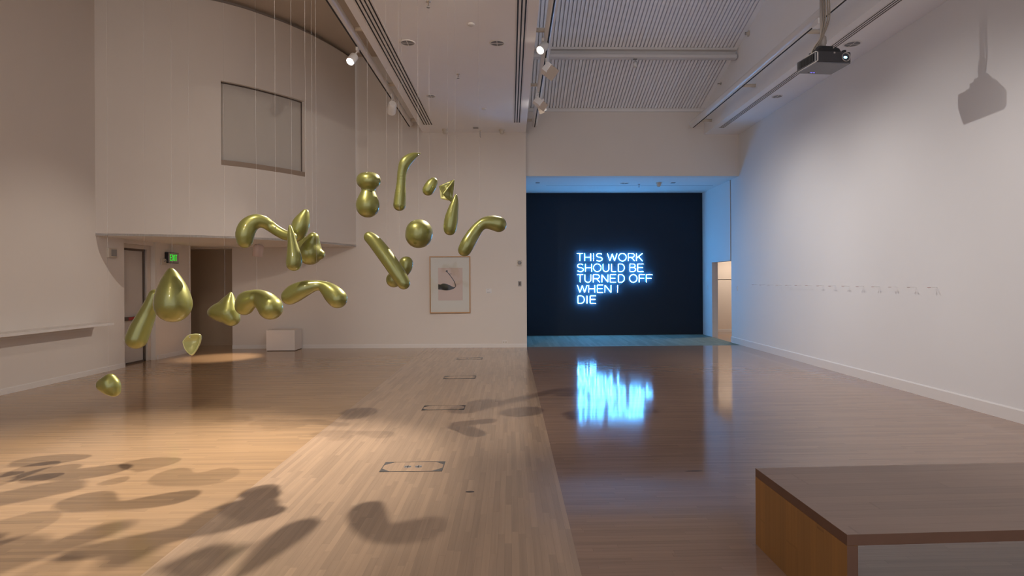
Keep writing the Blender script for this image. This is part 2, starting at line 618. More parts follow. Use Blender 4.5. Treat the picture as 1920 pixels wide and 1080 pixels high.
# back wall, niche, lintel
bm = BM()
prism(bm, [(-6.55, 14.25), (0.38, 14.00), (0.38, 17.2), (0.2, 17.2), (0.2, 14.25), (-6.55, 14.5)], 0, 7.0)
prism(bm, [(-12, 14.25), (-6.5, 14.25), (-6.5, 14.45), (-12, 14.45)], ZD - .02, 7.0)
struct('wall_back', bm, WALL, 'white back wall behind the framed print', 'wall')
struct('wall_niche', bx((0.2, YN, 0), (5.8, YN + .15, ZN + .3)), BLACKWALL, 'dark navy wall behind the neon words', 'wall')
struct('wall_lintel', bx((0.38, YLT, ZN), (5.75, YLT + .2, 9.0)), WALL, 'white lintel wall above the niche opening', 'wall')
struct('ceiling', bx((0.2, YLT + .2, ZN), (5.7, YN + .1, ZN + .1)), WALLR, 'white ceiling inside the blue lit niche', 'ceiling')
struct('trim_2', bx((0.36, YLT - .03, ZLT - .075), (RX, YLT, ZLT + .0)), WALLR, 'thin ledge below the ribbed roof decking', 'trim')
# right wall with the passage opening into the next room
bm = BM()
box(bm, (XR, Y0, 0), (XR + .16, 14.73, 9))
box(bm, (XR, 14.795, 2.035), (XR + .16, 17.1, 9))
box(bm, (XR, 16.16, 0), (XR + .16, 17.1, 2.035))
struct('wall_right', bm, WALLR, 'long white right wall with a row of small spoons', 'wall')
struct('trim_3', bx((XR + .02, 14.73, 2.035), (XR + .15, 14.795, 9)), DARKSLOT, 'dark vertical joint above the passage opening', 'trim')
bm = BM()
xprof = [(XR, 0), (XR - .018, 0), (XR - .018, .135), (XR - .006, .15), (XR, .15)]
a_ = [bm.verts.new((x, Y0, z)) for x, z in xprof]
b_ = [bm.verts.new((x, 14.73, z)) for x, z in xprof]
bm.faces.new(a_)
bm.faces.new(b_[::-1])
for i in range(5):
    bm.faces.new((a_[i], a_[(i + 1) % 5], b_[(i + 1) % 5], b_[i]))
struct('baseboard_right', bm, TRIM, 'white baseboard along the right wall', 'baseboard')


def baseboard(name, p0, p1, label, h=.09, t=.014, material=None):
    p0, p1 = Vector(p0), Vector(p1)
    d = (p1 - p0).normalized()
    n = Vector((d.y, -d.x)) * t
    bm = BM()
    prism(bm, [tuple(p0), tuple(p1), tuple(p1 + n), tuple(p0 + n)], 0, h - .012)
    n2 = n * .35
    prism(bm, [tuple(p0), tuple(p1), tuple(p1 + n2), tuple(p0 + n2)], h - .012, h)
    return struct(name, bm, material or TRIM, label, 'baseboard')


baseboard('baseboard_back', (-6.55, 14.25), (0.38, 14.0), 'low white baseboard along the back wall')
baseboard('baseboard_left', (XL, Y0), (XL, 11.26), 'white baseboard along the left wall')
baseboard('baseboard_exit', (XL - .04, 12.36), (XL - .03, 13.62), 'white baseboard below the exit sign')
baseboard('baseboard_passage', (-12, 15.05), (-6.0, 15.05), 'dim baseboard at the end of the passage', .08, .012, DARKPASS)  # takes the wall's dark tone, passage shade put into its colour

# next room seen through the opening
bm = BM()
box(bm, (XR + .16, 17.7, 0), (9.2, 17.85, 2.7))
box(bm, (9.1, 13.5, 0), (9.2, 17.7, 2.7))
box(bm, (XR + .16, 13.5, 0), (9.2, 13.6, 2.7))
struct('wall_corridor', bm, CORR, 'cream wall of the room beyond the right opening', 'wall')
struct('ceiling', bx((XR + .16, 13.5, 2.7), (9.2, 17.85, 2.8)), CORR, 'ceiling of the room beyond the right opening', 'ceiling')
struct('trim_4', bx((XR + .16, 17.69, 1.56), (9.1, 17.70, 1.575)), DARKSLOT, 'dark horizontal seam on the cream wall beyond', 'trim')
baseboard('baseboard_corridor', (XR + .16, 17.7), (9.1, 17.7), 'cream baseboard in the room beyond', .08)
spot('corridor_downlight', (6.6, 16.4, 2.65), (6.6, 16.9, 0), 120, (1, .88, .76), 150, 0.6, 0.1)

# soffits and roof
struct('ceiling', bx((SX0, Y0, ZS), (SX1, 14.3, 12)), CEIL, 'flat dropped ceiling strip between the two tracks', 'ceiling')
struct('ceiling', bx((RX, Y0, ZS), (XR + .05, 14.3, 12)), CEIL, 'narrow dropped soffit along the right wall', 'ceiling')
bm = BM()
PER = .0735
x = SX1 - .08
prof = []
while x < RX - .16:
    prof += [(x, 0), (x + .050, 0), (x + .052, .060), (x + PER - .002, .060)]
    x += PER
prof += [(x, 0), (RX + .02, -.0)]
ya, yb = Y0, YLT + .1
va = [bm.verts.new((px, ya, roofz(ya) + h)) for px, h in prof]
vb = [bm.verts.new((px, yb, roofz(yb) + h)) for px, h in prof]
for i in range(len(prof) - 1):
    bm.faces.new((va[i], va[i + 1], vb[i + 1], vb[i]))
struct('ceiling', bm, DECK, 'ribbed grey metal roof decking sloping up from the niche wall', 'ceiling')

# purlin under the decking
yp = 12.05
zt = roofz(yp)
pr = [(yp - .03, zt + .01), (yp - .03, zt - .035), (yp + .05, zt - .04), (yp + .05, zt - .10), (yp + .0, zt - .11), (yp - .025, zt - .125),
      (yp - .035, zt - .15), (yp - .03, zt - .19), (yp - .0, zt - .205), (yp + .09, zt - .205), (yp + .09, zt - .01)]
bm = BM()
xprism(bm, pr, SX1 - .1, RX - .03)
tag(obj('roof_beam', bm, STEEL, loc=(2.5, yp, zt - .2)), 'long grey steel beam crossing under the ribbed decking', 'beam')

# ------------------------------------------------------------------ door under the curved wall
dr = bpy.data.objects.new('door_1', None)
COL.objects.link(dr)
dr.location = (XL - .3, 11.8, 0)
dr.matrix_world = Matrix.Translation(dr.location)
dr['kind'] = 'structure'
dr['label'] = 'grey emergency door with push bar under the curved wall'
dr['category'] = 'door'
dx = XL - .20
obj('door_leaf', bx((dx - .05, 11.27, .03), (dx, 12.14, 2.19)), DOORP, dr)
bm = BM()
box(bm, (dx - .05, 12.14, 0), (dx + .03, 12.18, 2.23))
box(bm, (dx - .05, 11.2, 2.19), (dx + .03, 12.18, 2.23))
obj('door_stop', bm, DARKF, dr)
bm = BM()
box(bm, (dx - .05, 12.18, 0), (dx + .07, 12.30, 2.23))
box(bm, (dx - .05, 11.2, 2.23), (dx + .07, 12.30, 2.31))
obj('door_frame', bm, FRAMEP, dr, bevel=.006)
obj('threshold', bx((dx - .05, 11.26, 0), (dx + .03, 12.2, .03)), DARKF, dr)
pb = obj('push_bar', bx((dx, 11.30, .84), (dx + .06, 12.05, .91)), DARKF, dr, bevel=.01)
pb['_o'] = dr.location
obj('warning_strip', bx((dx + .061, 11.60, .85), (dx + .066, 12.03, .905)), RED, pb)
obj('latch_case', bx((dx, 12.03, .83), (dx + .07, 12.12, 1.0)), DARKF, dr, bevel=.01)
struct('wall_header', bx((XL - .45, 11.2, 2.31), (XL - .08, 12.36, 2.5)), WALL)
struct('wall_return', bx((XL - .45, 12.30, 0), (XL - .041, 12.36, 2.5)), WALL, 'narrow return of wall between door frame and exit wall', 'wall')

# ledge on the left wall
led = thing('wall_ledge', 'narrow white ledge fixed along the left wall below the light switch box', 'ledge', (XL, 8, .86))
obj('shelf_board', bx((XL, 2.5, .845), (XL + .34, 10.45, .885)), TRIM, led, bevel=.004)
bm = BM()
for y in (4.5, 6.5, 8.5, 10.2):
    pass
obj('apron', bx((XL, 2.5, .775), (XL + .03, 10.40, .845)), TRIM, led)

# ------------------------------------------------------------------ suspended olive forms
NEARER = -0.22     # the whole swirl hangs this much nearer than first paced out


def hang_wire(root, px, py, Y, ztop=None):
    Y += NEARER
    p = onY(px, py, Y)
    if ztop is None:
        ztop = ZS - .006 if p.x > SX0 else (5.158 if abs(p.x + 2.30) < .065 else ZL)   # some hang from the track itself
    bm = BM()
    cyl(bm, p, (p.x, p.y, ztop), .0006, seg=6)
    obj('suspension_wire', bm, WIRE, root)
    bm = BM()
    lathe(bm, [(0, -.008), (.006, -.006), (.008, 0), (.006, .006), (0, .008)], 10, p)
    obj('wire_fitting', bm, CHROME, root, smooth=True)


def skin(name, balls, voxel, rounds):
    """one continuous surface round a cloud of overlapping balls [(centre, radius)], smoothed like cast resin"""
    bm = BM()
    for c, r in balls:
        n0 = len(bm.verts)
        bmesh.ops.create_icosphere(bm, subdivisions=(4 if r > .08 else 3) if r > .02 else 2, radius=r * 1.015,
                                   matrix=Matrix.Translation(c))
    me = bpy.data.meshes.new(name)
    bm.to_mesh(me)
    bm.free()
    o = bpy.data.objects.new(name, me)
    COL.objects.link(o)
    a = o.modifiers.new('r', 'REMESH')
    a.mode = 'VOXEL'
    a.voxel_size = voxel
    b_ = o.modifiers.new('s', 'SMOOTH')
    b_.factor = .5
    b_.iterations = rounds
    dg = bpy.context.evaluated_depsgraph_get()
    dg.update()
    out = bpy.data.meshes.new_from_object(o.evaluated_get(dg))
    bpy.data.objects.remove(o)
    bm = BM()
    bm.from_mesh(out)
    return bm


def ball_body(chains, Y, voxel=.0075, rounds=14, n=34):
    """chains of (px, py, radius in px[, depth offset in m]) splined and skinned into one smooth form"""
    Y += NEARER
    balls = []
    for ch in chains:
        c = []
        for q in ch:
            dy = q[3] if len(q) > 3 else 0.0
            c.append((*onY(q[0], q[1], Y + dy), q[2] * (Y + dy) / F))
        for p in spline(c, n):
            balls.append((Vector(p[:3]), max(p[3], .004)))
    return skin('body', balls, voxel, rounds)


def sheet_body(tris, Y, r, n=13, bulge=0.0, voxel=.006, rounds=8):
    """thin bent shell: triangles of (px, py, depth offset), filled with small balls and skinned"""
    Y += NEARER
    balls = []
    for t in tris:
        P = [onY(q[0], q[1], Y + q[2]) for q in t]
        for i in range(n + 1):
            for j in range(n + 1 - i):
                a, b, c = i / n, j / n, 1 - (i + j) / n
                p = P[0] * a + P[1] * b + P[2] * c
                p = p + Vector((0, bulge * 27 * a * b * c, 0))
                balls.append((p, r * (Y / F)))
    return skin('body', balls, voxel, rounds)


def patch_body(tri, Y, depth, thick, n=22):
    """dished shell over a rounded triangle of image points, hollow side towards the room"""
    Y += NEARER
    P = [onY(x, y, Y + dy) for x, y, dy in tri]
    cen = sum(P, Vector()) / len(P)
    bm = BM()
    m_ = len(P)
    ringpts = spline([tuple(p) for p in P + [P[0]]], 61)[:-1]
    rings = []
    for k in range(n + 1):
        t = k / n
        ring = []
        for q in ringpts:
            p = cen.lerp(Vector(q), t)
            p = p + Vector((0, depth * (1 - t * t), 0))
            ring.append(p)
        rings.append(ring)
    front = [[bm.verts.new(p) for p in ring] for ring in rings[1:]]
    backr = [[bm.verts.new(p + Vector((0, thick * (1.15 - .3 * (k / n)), 0))) for p in ring] for k, ring in enumerate(rings[1:])]
    c0 = bm.verts.new(rings[0][0])
    c1 = bm.verts.new(rings[0][0] + Vector((0, thick * 1.15, 0)))
    for R, c in ((front, c0), (backr, c1)):
        for k in range(60):
            bm.faces.new((c, R[0][k], R[0][(k + 1) % 60]))
            for i in range(len(R) - 1):
                bm.faces.new((R[i][k], R[i][(k + 1) % 60], R[i + 1][(k + 1) % 60], R[i + 1][k]))
    mid = [bm.verts.new(((f.co + b.co) / 2) + (((f.co + b.co) / 2) - cen).normalized() * thick * .4)
           for f, b in zip(front[-1], backr[-1])]
    for k in range(60):
        k2 = (k + 1) % 60
        bm.faces.new((front[-1][k], front[-1][k2], mid[k2], mid[k]))
        bm.faces.new((mid[k], mid[k2], backr[-1][k2], backr[-1][k]))
    for _ in range(2):
        bmesh.ops.smooth_vert(bm, verts=bm.verts, factor=.5, use_axis_x=True, use_axis_y=True, use_axis_z=True)
    return bm


GROUP = 'olive forms hanging in a swirl'


def form(label, body, px, py, Y, wires, material=OLIVE):
    base = onY(px, py, Y + NEARER)
    r = thing('hanging_form', label, 'sculpture', base, 0, GROUP)
    obj('body', body, material, r, smooth=True)
    for wx, wy in wires:
        hang_wire(r, wx, wy, Y)
    return r


form('small olive pebble hanging lowest, in front of the left wall baseboard',
     ball_body([[(206, 711.5, 11), (202, 717, 13), (196, 721, 13.5)], [(196, 721, 13.5), (205, 728, 12.5), (214.5, 733.5, 10.5)],
                [(206, 711.5, 11), (213, 721, 11.5), (214.5, 733.5, 10.5)], [(204, 718, 15), (207, 724, 15.5)]], 5.7),
     204, 722, 5.7, [(203, 703)])
form('long olive sausage leaning behind the big pear shape',
     ball_body([[(290, 553, 10.5), (283, 572, 12.5), (274.5, 592, 15), (264, 615, 17.5, -.02), (256, 635, 18.5, -.04)]], 6.3),
     272, 598, 6.3, [(271.5, 592)])
form('big olive pear with pointed top and round base',
     ball_body([[(320.5, 508, 6.5), (321.5, 517, 12.2), (322.5, 532, 19.5), (323.5, 550, 27), (324.5, 568, 31.5), (325, 573, 30.5)]], 5.6, .009, 16),
     325, 560, 5.6, [(322.5, 506)])
form('small hollow olive shell with a lit scooped face, right of the pear',
     patch_body([(341.5, 641, -.02), (350, 631, 0), (366, 627.5, .02), (374.5, 631, .03), (371, 647, .02), (359, 665, -.03), (347, 656, -.02)], 5.9, .06, .04),
     357, 645, 5.9, [(356, 632)], OLIVEIN)
form('three-cornered olive lump with pointed top beside the two-lobed bean',
     ball_body([[(400, 585.5, 10.5), (408, 585, 15), (418, 585, 19), (428, 587, 19.5, -.02)],
                [(432.5, 551, 4), (431.5, 560, 8.5), (429, 573, 14.5, -.01), (428, 587, 19.5, -.02)],
                [(428, 587, 19.5, -.02), (434.5, 596.5, 14.8, -.03)],
                [(411, 577, 8), (421, 567, 8), (430, 557, 6)]], 6.5),
     420, 580, 6.5, [(421.5, 568)])
form('olive bean bent into two drooping lobes, above the white plinth left',
     ball_body([[(458.5, 573.5, 17, .03), (463, 565, 18.5, .02), (475, 559.5, 16), (487, 559.5, 16), (499, 567, 19.5, -.02), (507.5, 577, 22, -.03)]], 6.3),
     486, 571, 6.3, [(481.5, 548)])
form('wide olive arch with two thick ends, hanging over the white plinth',
     ball_body([[(543.5, 556, 15.5, .02), (553, 549.5, 17, .02), (570, 541.5, 15), (588, 536, 10.8), (602, 535.5, 9.5), (614, 542, 13.5), (626, 553, 17.5, -.01),
                 (633, 560, 17.8, -.02)]], 5.9),
     590, 551, 5.9, [(594, 531)])
form('long curling olive form at the left end of the upper cluster',
     ball_body([[(459, 450.5, 14.5, -.05), (459.5, 438, 16.5, -.05), (466, 424, 16, -.03), (479, 415, 13.5, -.01), (494, 416, 11.5, .02), (507, 424, 10.3, .05),
                 (520, 433, 9.8, .04), (534, 440.5, 9.5, .02), (548, 444, 9, .0)]], 5.95),
     490, 428, 5.95, [(517, 427)])
form('upright olive pod at the top of the upper cluster',
     ball_body([[(573, 398, 6.5), (569, 409, 11.5), (564, 421, 15.5), (559.5, 434, 14.5), (557, 443, 10)]], 6.15),
     565, 420, 6.15, [(573.5, 394)])
form('slim olive droplet hanging point-up in front of the cluster',
     ball_body([[(543.5, 424, 3), (545.5, 437, 6), (548, 454, 8.3), (550.5, 473, 11.8), (551.5, 487, 14.2), (551, 494, 14)]], 5.7, .0065, 10),
     551, 475, 5.7, [(547.5, 446)])
form('round olive lump with a side knob behind the slim droplet',
     ball_body([[(581, 474, 22.3), (583, 460, 17), (587.5, 446, 10.5, -.03)], [(581, 474, 19), (592, 476, 13), (599.5, 477, 9.8)],
                [(572, 461, 14), (569, 451, 8)]], 6.4),
     585, 470, 6.4, [(586, 440)])
form('olive double bulb pinched at its waist, against the curved wall corner',
     ball_body([[(691 + 7.5 * math.cos(k * PI / 6), 338.5, 15.0, .041 * math.sin(k * PI / 6)) for k in range(13)], [(691, 337.5, 15.5), (691, 340, 16)],
                [(691, 343, 16.5), (690.8, 351, 13.5), (690.5, 359, 12), (690, 371, 16.5), (689.5, 383, 21), (689.5, 387, 20.8)]], 6.2),
     690, 365, 6.2, [(689.5, 326)])
form('tall olive stem with its top bent into a beak',
     ball_body([[(749, 384, 11.6), (750.5, 367, 10.8), (752, 345, 8.8), (754, 322, 8.8, -.01), (759.5, 305.5, 10.3, -.01), (769, 296, 8.4), (778, 291, 5.2, .01),
                 (784, 289, 3, .02), (789.5, 287.5, 1, .03)]], 6.42, .0065, 7),
     757, 340, 6.42, [(754, 312), (784.5, 290)])
form('smallest olive egg, tilted, right of the bent stem',
     ball_body([[(812.5, 341, 8.6), (808, 347.5, 10.5), (802.5, 356.5, 10.6)]], 6.5),
     806, 350, 6.5, [(805.5, 343)])
r_ = form('folded olive shell like a pinched leaf above the point-up pod',
          sheet_body([[(824.5, 350, .04), (850.5, 338.5, .03), (831.5, 364, -.06)], [(831.5, 364, -.06), (850.5, 339, -.03), (846.5, 377.5, .02)]], 6.3, 2.2,
                     bulge=.03),
          840, 357, 6.3, [(840, 344)])
obj('inner_lip', sheet_body([[(826, 353, .05), (828, 371, .05), (841, 374, .03)], [(826, 353, .05), (843, 356, .06), (841, 374, .03)]], 6.3, 2.4, bulge=.03),
    OLIVEIN, r_, smooth=True)['label'] = 'lit inner lip'
form('olive pod with a pointed top just below the folded shell',
     ball_body([[(855, 366, 3), (853, 379, 6.8), (849.5, 394, 10), (846, 411, 12.6), (844, 424, 12.6), (843.5, 430, 11.5)]], 6.15),
     847, 410, 6.15, [(854.5, 366)])
form('olive ball, the only round sphere of the swirl',
     ball_body([[(785.8, 436.5, 25), (785, 440.5, 24.6)]], 6.25, .006, 30, 5),
     786, 438, 6.25, [(784.5, 414)])
form('long diagonal olive sausage crossing in front of a bean',
     ball_body([[(692.5, 444.5, 10.5, .03), (702, 453, 12.5, .02), (717, 471.5, 13.8), (734, 495, 14, -.02), (748, 516, 13.8, -.03), (757, 531, 12, -.04)]], 5.84),
     727, 488, 5.84, [(726, 478)])
form('short olive bean behind the long diagonal sausage',
     ball_body([[(761.5, 493.5, 13), (758, 503, 13.5), (748, 515, 12.5), (740, 523, 14.5), (738.5, 524.5, 14.5)]], 6.12),
     750, 511, 6.12, [(749, 506)])
form('olive club bent at the elbow, hanging furthest right above the framed print',
     ball_body([[(871, 468.5, 12.5, -.02), (877, 457, 13.3, -.02), (887, 440, 12.3), (898, 425.5, 10.5), (909, 418, 11), (922, 417.5, 13.5, .01), (935, 420.5, 14.8, .02)]], 6.15),
     905, 440, 6.15, [(899, 417)])

# ------------------------------------------------------------------ neon sign
NY = YN - .055
ns = thing('neon_sign', 'glowing blue white neon words on the dark niche wall', 'sign', onY(1150, 523, YN))
CAPH = 96


def glyph(ch, w):
    """strokes in a cell w wide and 1 high, y up"""
    def arc(cx, cy, rx, ry, a0, a1, n=14):
        return [(cx + rx * math.cos(math.radians(a0 + (a1 - a0) * i / n)), cy + ry * math.sin(math.radians(a0 + (a1 - a0) * i / n))) for i in range(n + 1)]
    if ch == 'T':
        return [[(0, 1), (w, 1)], [(w / 2, 1), (w / 2, 0)]]
    if ch == 'H':
        return [[(0, 0), (0, 1)], [(w, 0), (w, 1)], [(0, .5), (w, .5)]]
    if ch == 'I':
        return [[(0, 0), (0, 1)]]
    if ch == 'S':
        return [arc(w / 2, .755, w * .46, .245, 30, 180, 10) + arc(w / 2, .755, w * .46, .25, 180, 265, 6)[1:]
                + arc(w / 2, .25, w * .5, .26, 85, -180 + 30, 14)]
    if ch == 'W':
        return [[(0, 1), (w * .26, 0), (w * .5, .95), (w * .74, 0), (w, 1)]]
    if ch == 'O':
        return [arc(w / 2, .5, w / 2, .51, 90, 450, 30)]
    if ch == 'R':
        return [[(0, 0), (0, 1), (w * .55, 1)] + arc(w * .58, .735, w * .38, .265, 85, -90, 10) + [(0, .47)], [(w * .52, .47), (w, 0)]]
    if ch == 'K':
        return [[(0, 0), (0, 1)], [(w, 1), (0.02, .38)], [(w * .33, .58), (w, 0)]]
    if ch == 'U':
        return [[(0, 1), (0, .36)] + arc(w / 2, .36, w / 2, .37, 180, 360, 14) + [(w, 1)]]
    if ch == 'L':
        return [[(0, 1), (0, 0), (w, 0)]]
    if ch == 'D':
        return [[(w * .45, 0), (0, 0), (0, 1), (w * .45, 1)] + arc(w * .45, .5, w * .55, .5, 88, -88, 14) + [(w * .45, 0)]]
    if ch == 'B':
        return [[(0, .53), (0, 1), (w * .5, 1)] + arc(w * .55, .765, w * .37, .235, 85, -90, 10) + [(0, .53), (0, 0), (w * .5, 0)]
                + arc(w * .58, .265, w * .42, .265, -85, 90, 10)]
    if ch == 'E':
        return [[(w, 1), (0, 1), (0, 0), (w, 0)], [(0, .52), (w * .9, .52)]]
    if ch == 'F':
        return [[(w, 1), (0, 1), (0, 0)], [(0, .52), (w * .88, .52)]]
    if ch == 'N':
        return [[(0, 0), (0, 1), (w, 0), (w, 1)]]
    return []


ROWS = [(333, [('T', 213, 290), ('H', 312, 388), ('I', 425, 425), ('S', 460, 535), ('W', 600, 722), ('O', 742, 838), ('R', 864, 944), ('K', 968, 1043)]),
        (467, [('S', 218, 297), ('H', 322, 400), ('O', 424, 520), ('U', 545, 618), ('L', 652, 708), ('D', 738, 815), ('B', 884, 957), ('E', 982, 1057)]),
        (602, [('T', 217, 293), ('U', 315, 391), ('R', 421, 502), ('N', 530, 606), ('E', 635, 708), ('D', 740, 815), ('O', 880, 975), ('F', 1002, 1073), ('F', 1092, 1167)]),
        (733, [('W', 220, 343), ('H', 364, 440), ('E', 472, 545), ('N', 568, 646), ('I', 729, 729)]),
        (870, [('D', 227, 308), ('I', 341, 341), ('E', 382, 455)])]
SZ = 200 / 1350
for yb_, letters in ROWS:
    for ch, xa, xb in letters:
        bm = BM()
        wdt = (xb - xa) / CAPH
        for st in glyph(ch, wdt):
            pts = []
            for gx, gy in st:
                p = onY(1050 + (xa + gx * CAPH) * SZ, 440 + (yb_ - gy * CAPH) * SZ, NY)
                pts.append(p)
            # round the corners of the bent tube a little
            out = [pts[0]]
            for i in range(1, len(pts) - 1):
                p, q, s_ = pts[i - 1], pts[i], pts[i + 1]
                la, lb = (p - q).length, (s_ - q).length
                if la > .04 and lb > .04:
                    for t in (.018, ):
                        out.append(q + (p - q).normalized() * t)
                    out.append(q + ((p - q).normalized() + (s_ - q).normalized()) * .0045)
                    out.append(q + (s_ - q).normalized() * .018)
                else:
                    out.append(q)
            out.append(pts[-1])
            sweep(bm, out, .0108, 8)
        obj('letter_tube', bm, NEON, ns, smooth=True)
pa, pb_ = onY(1082, 548, YN - .03), onY(1081.5, 556, YN - .03)
for cpts in ([pa, (pa + pb_) / 2 + Vector((-.03, 0, 0)), pb_],
             [onY(1158, 552, YN - .03), onY(1160, 536, YN - .03), onY(1176, 523, YN - .03), onY(1180, 527, YN - .03)]):
    bm = BM()
    sweep(bm, cpts, .006, 6)
    obj('power_cable', bm, BLACK, ns)
for px, py in ((1088, 490), (1150, 490), (1205, 490), (1120, 509), (1190, 509), (1095, 529), (1165, 529), (1210, 529), (1100, 549), (1140, 549), (1100, 569)):
    p = onY(px, py, NY)
    bm = BM()
    cyl(bm, (p.x, NY + .008, p.z), (p.x, YN, p.z), .005, seg=8)
    obj('tube_support', bm, CHROME, ns)

# ------------------------------------------------------------------ bench
be = thing('gallery_bench', 'wide wooden plank bench in the right foreground', 'bench', (1.466, 2.575, 0), .022)
BW, BD, BH, BT = 1.9, .93, .45, .05
bm = BM()
box(bm, (.0, 0, BH - BT), (BW, BD, BH))
o = obj('seat', bm, [BENCHTOP, BENCHEDGE], be, local=True, bevel=.002)
for p in o.data.polygons:
    if abs(p.normal.z) < .5:
        p.material_index = 1
o['label'] = 'greyish brown top board'
for x0 in (0, BW - BT):
    bm = BM()
    box(bm, (x0, 0.0, 0), (x0 + BT, BD, BH - BT - .0005))
    o = obj('side_panel', bm, [BENCHSIDE, BENCHEDGE], be, local=True, bevel=.0015)
    for p in o.data.polygons:
        if abs(p.normal.y) > .5:
            p.material_index = 1
    o['label'] = 'honey coloured end panel'

# ------------------------------------------------------------------ plinth
bm = bx((-5.535, 13.68, .012), (-4.895, 14.14, .475))
pl = thing('plinth', 'low white display plinth on the floor against the back wall', 'plinth', (-5.215, 13.9, 0))
obj('plinth_body', bm, PLINTH, pl, bevel=.003)
obj('plinth_base', bx((-5.52, 13.70, 0), (-4.91, 14.12, .012)), DARKF, pl)

# ------------------------------------------------------------------ framed print
PY = 14.0 + (.38 - (-1.4)) * .25 / 6.93 - .0
def wally(x):
    return 14.25 + (x + 6.55) / 6.93 * (-.25)
ftl, fbr = onY(805, 480.5, 14.0), onY(882, 587, 14.0)
fx0, fx1, fz0, fz1 = ftl.x, fbr.x, fbr.z, ftl.z
fy = wally((fx0 + fx1) / 2) - .005
fr = thing('framed_print', 'oak framed abstract print of a black shape on pink paper on the back wall', 'picture', ((fx0 + fx1) / 2, fy, fz0))
FT = .022
bm = BM()
yo = fy - .045
box(bm, (fx0, yo, fz0), (fx0 + FT, fy, fz1))
box(bm, (fx1 - FT, yo, fz0), (fx1, fy, fz1))
box(bm, (fx0 + FT, yo, fz1 - FT), (fx1 - FT, fy, fz1))
box(bm, (fx0 + FT, yo, fz0), (fx1 - FT, fy, fz0 + FT))
obj('frame', bm, OAK, fr)
obj('mount', bx((fx0 + FT, fy - .018, fz0 + FT), (fx1 - FT, fy - .006, fz1 - FT)), MATB, fr)
a1, a2 = onY(820.5, 502, 13.95), onY(867, 563.5, 13.95)
pw, ph = a2.x - a1.x, a1.z - a2.z
pp = obj('print_sheet', bx((a1.x, fy - .0205, a2.z), (a2.x, fy - .0185, a1.z)), PAPER, fr)
pp['label'] = 'pink sheet'
pp['_o'] = fr.location
bm = BM()


def ink(poly):
    n = len(poly)
    f_ = [bm.verts.new((a1.x + u * pw, fy - .0225, a2.z + v * ph)) for u, v in poly]
    b__ = [bm.verts.new((a1.x + u * pw, fy - .0207, a2.z + v * ph)) for u, v in poly]
    bm.faces.new(f_)
    for i in range(n):
        bm.faces.new((f_[i], f_[(i + 1) % n], b__[(i + 1) % n], b__[i]))


# a plain dark puddle with a thin twig growing from its end
lo_ = spline([(0, .34), (.18, .325), (.33, .31), (.5, .325), (.66, .37), (.73, .43)], 24)
hi_ = spline([(.73, .45), (.66, .41), (.55, .435), (.42, .485), (.22, .52), (.1, .49), (0, .50)], 24)
ink(lo_ + hi_)
tw = spline([(.715, .43), (.66, .57), (.55, .70), (.45, .80), (.34, .89)], 14)
L__ = [(u - .012, v) for u, v in tw]
R__ = [(u + .016, v + .004) for u, v in tw]
ink(L__ + R__[::-1])
ink([(.43, .815), (.56, .815), (.56, .805), (.45, .795)])
ink([(.30, .90), (.37, .93), (.40, .90), (.36, .86)])
obj('ink_shape', bm, INK, pp)
obj('glass_pane', bx((fx0 + FT, yo + .010, fz0 + FT), (fx1 - FT, yo + .013, fz1 - FT)), GLASS, fr)

# ------------------------------------------------------------------ floor boxes
BOXLAB = ['floor outlet box nearest the camera, with two round sockets', 'second floor outlet box from the camera in the middle boards',
          'third floor outlet box from the camera in the middle boards', 'floor outlet box nearest the back wall']
for k, yb0 in enumerate((4.945, 7.285, 9.61, 11.945)):
    x0, x1, y0, y1 = -1.088, -.572, yb0, yb0 + .262
    t = thing('floor_box', BOXLAB[k], 'floor outlet', ((x0 + x1) / 2, (y0 + y1) / 2, 0), 0, 'outlet boxes set into the floor')
    e = .007
    bm = BM()
    box(bm, (x0, y0, 0), (x1, y0 + e, .0035))
    box(bm, (x0, y1 - e, 0), (x1, y1, .0035))
    box(bm, (x0, y0 + e, 0), (x0 + e, y1 - e, .0035))
    box(bm, (x1 - e, y0 + e, 0), (x1, y1 - e, .0035))
    for cx_, sx_ in ((x0 + e, 1), (x1 - e, -1)):
        for cy_, sy_ in ((y0 + e, 1), (y1 - e, -1)):
            prism(bm, [(cx_, cy_), (cx_ + sx_ * .075, cy_), (cx_, cy_ + sy_ * .075)][::sx_ * sy_], 0, .0034)
    obj('rim', bm, BOXLINE, t)
    obj('lid', bx((x0 + e, y0 + e, 0), (x1 - e, y1 - e, .0022)), FLOORY, t)
    for sx_ in ((-.045, .045) if k in (0, 3) else ()):
        bm = BM()
        c = ((x0 + x1) / 2 + sx_, (y0 + y1) / 2 - .005, 0)
        lathe(bm, [(0, .0042), (.03, .0042), (.03, 0)], 24, c)
        o = obj('socket', bm, GREYP, t)
        o['_o'] = t.location
        bm = BM()
        box(bm, (c[0] - .026, c[1] - .004, .0042), (c[0] + .026, c[1] + .004, .005))
        box(bm, (c[0] - .004, c[1] - .026, .0042), (c[0] + .004, c[1] + .026, .005))
        obj('socket_slot', bm, DARKSLOT, o)

# ------------------------------------------------------------------ lighting tracks
TZ = 5.19


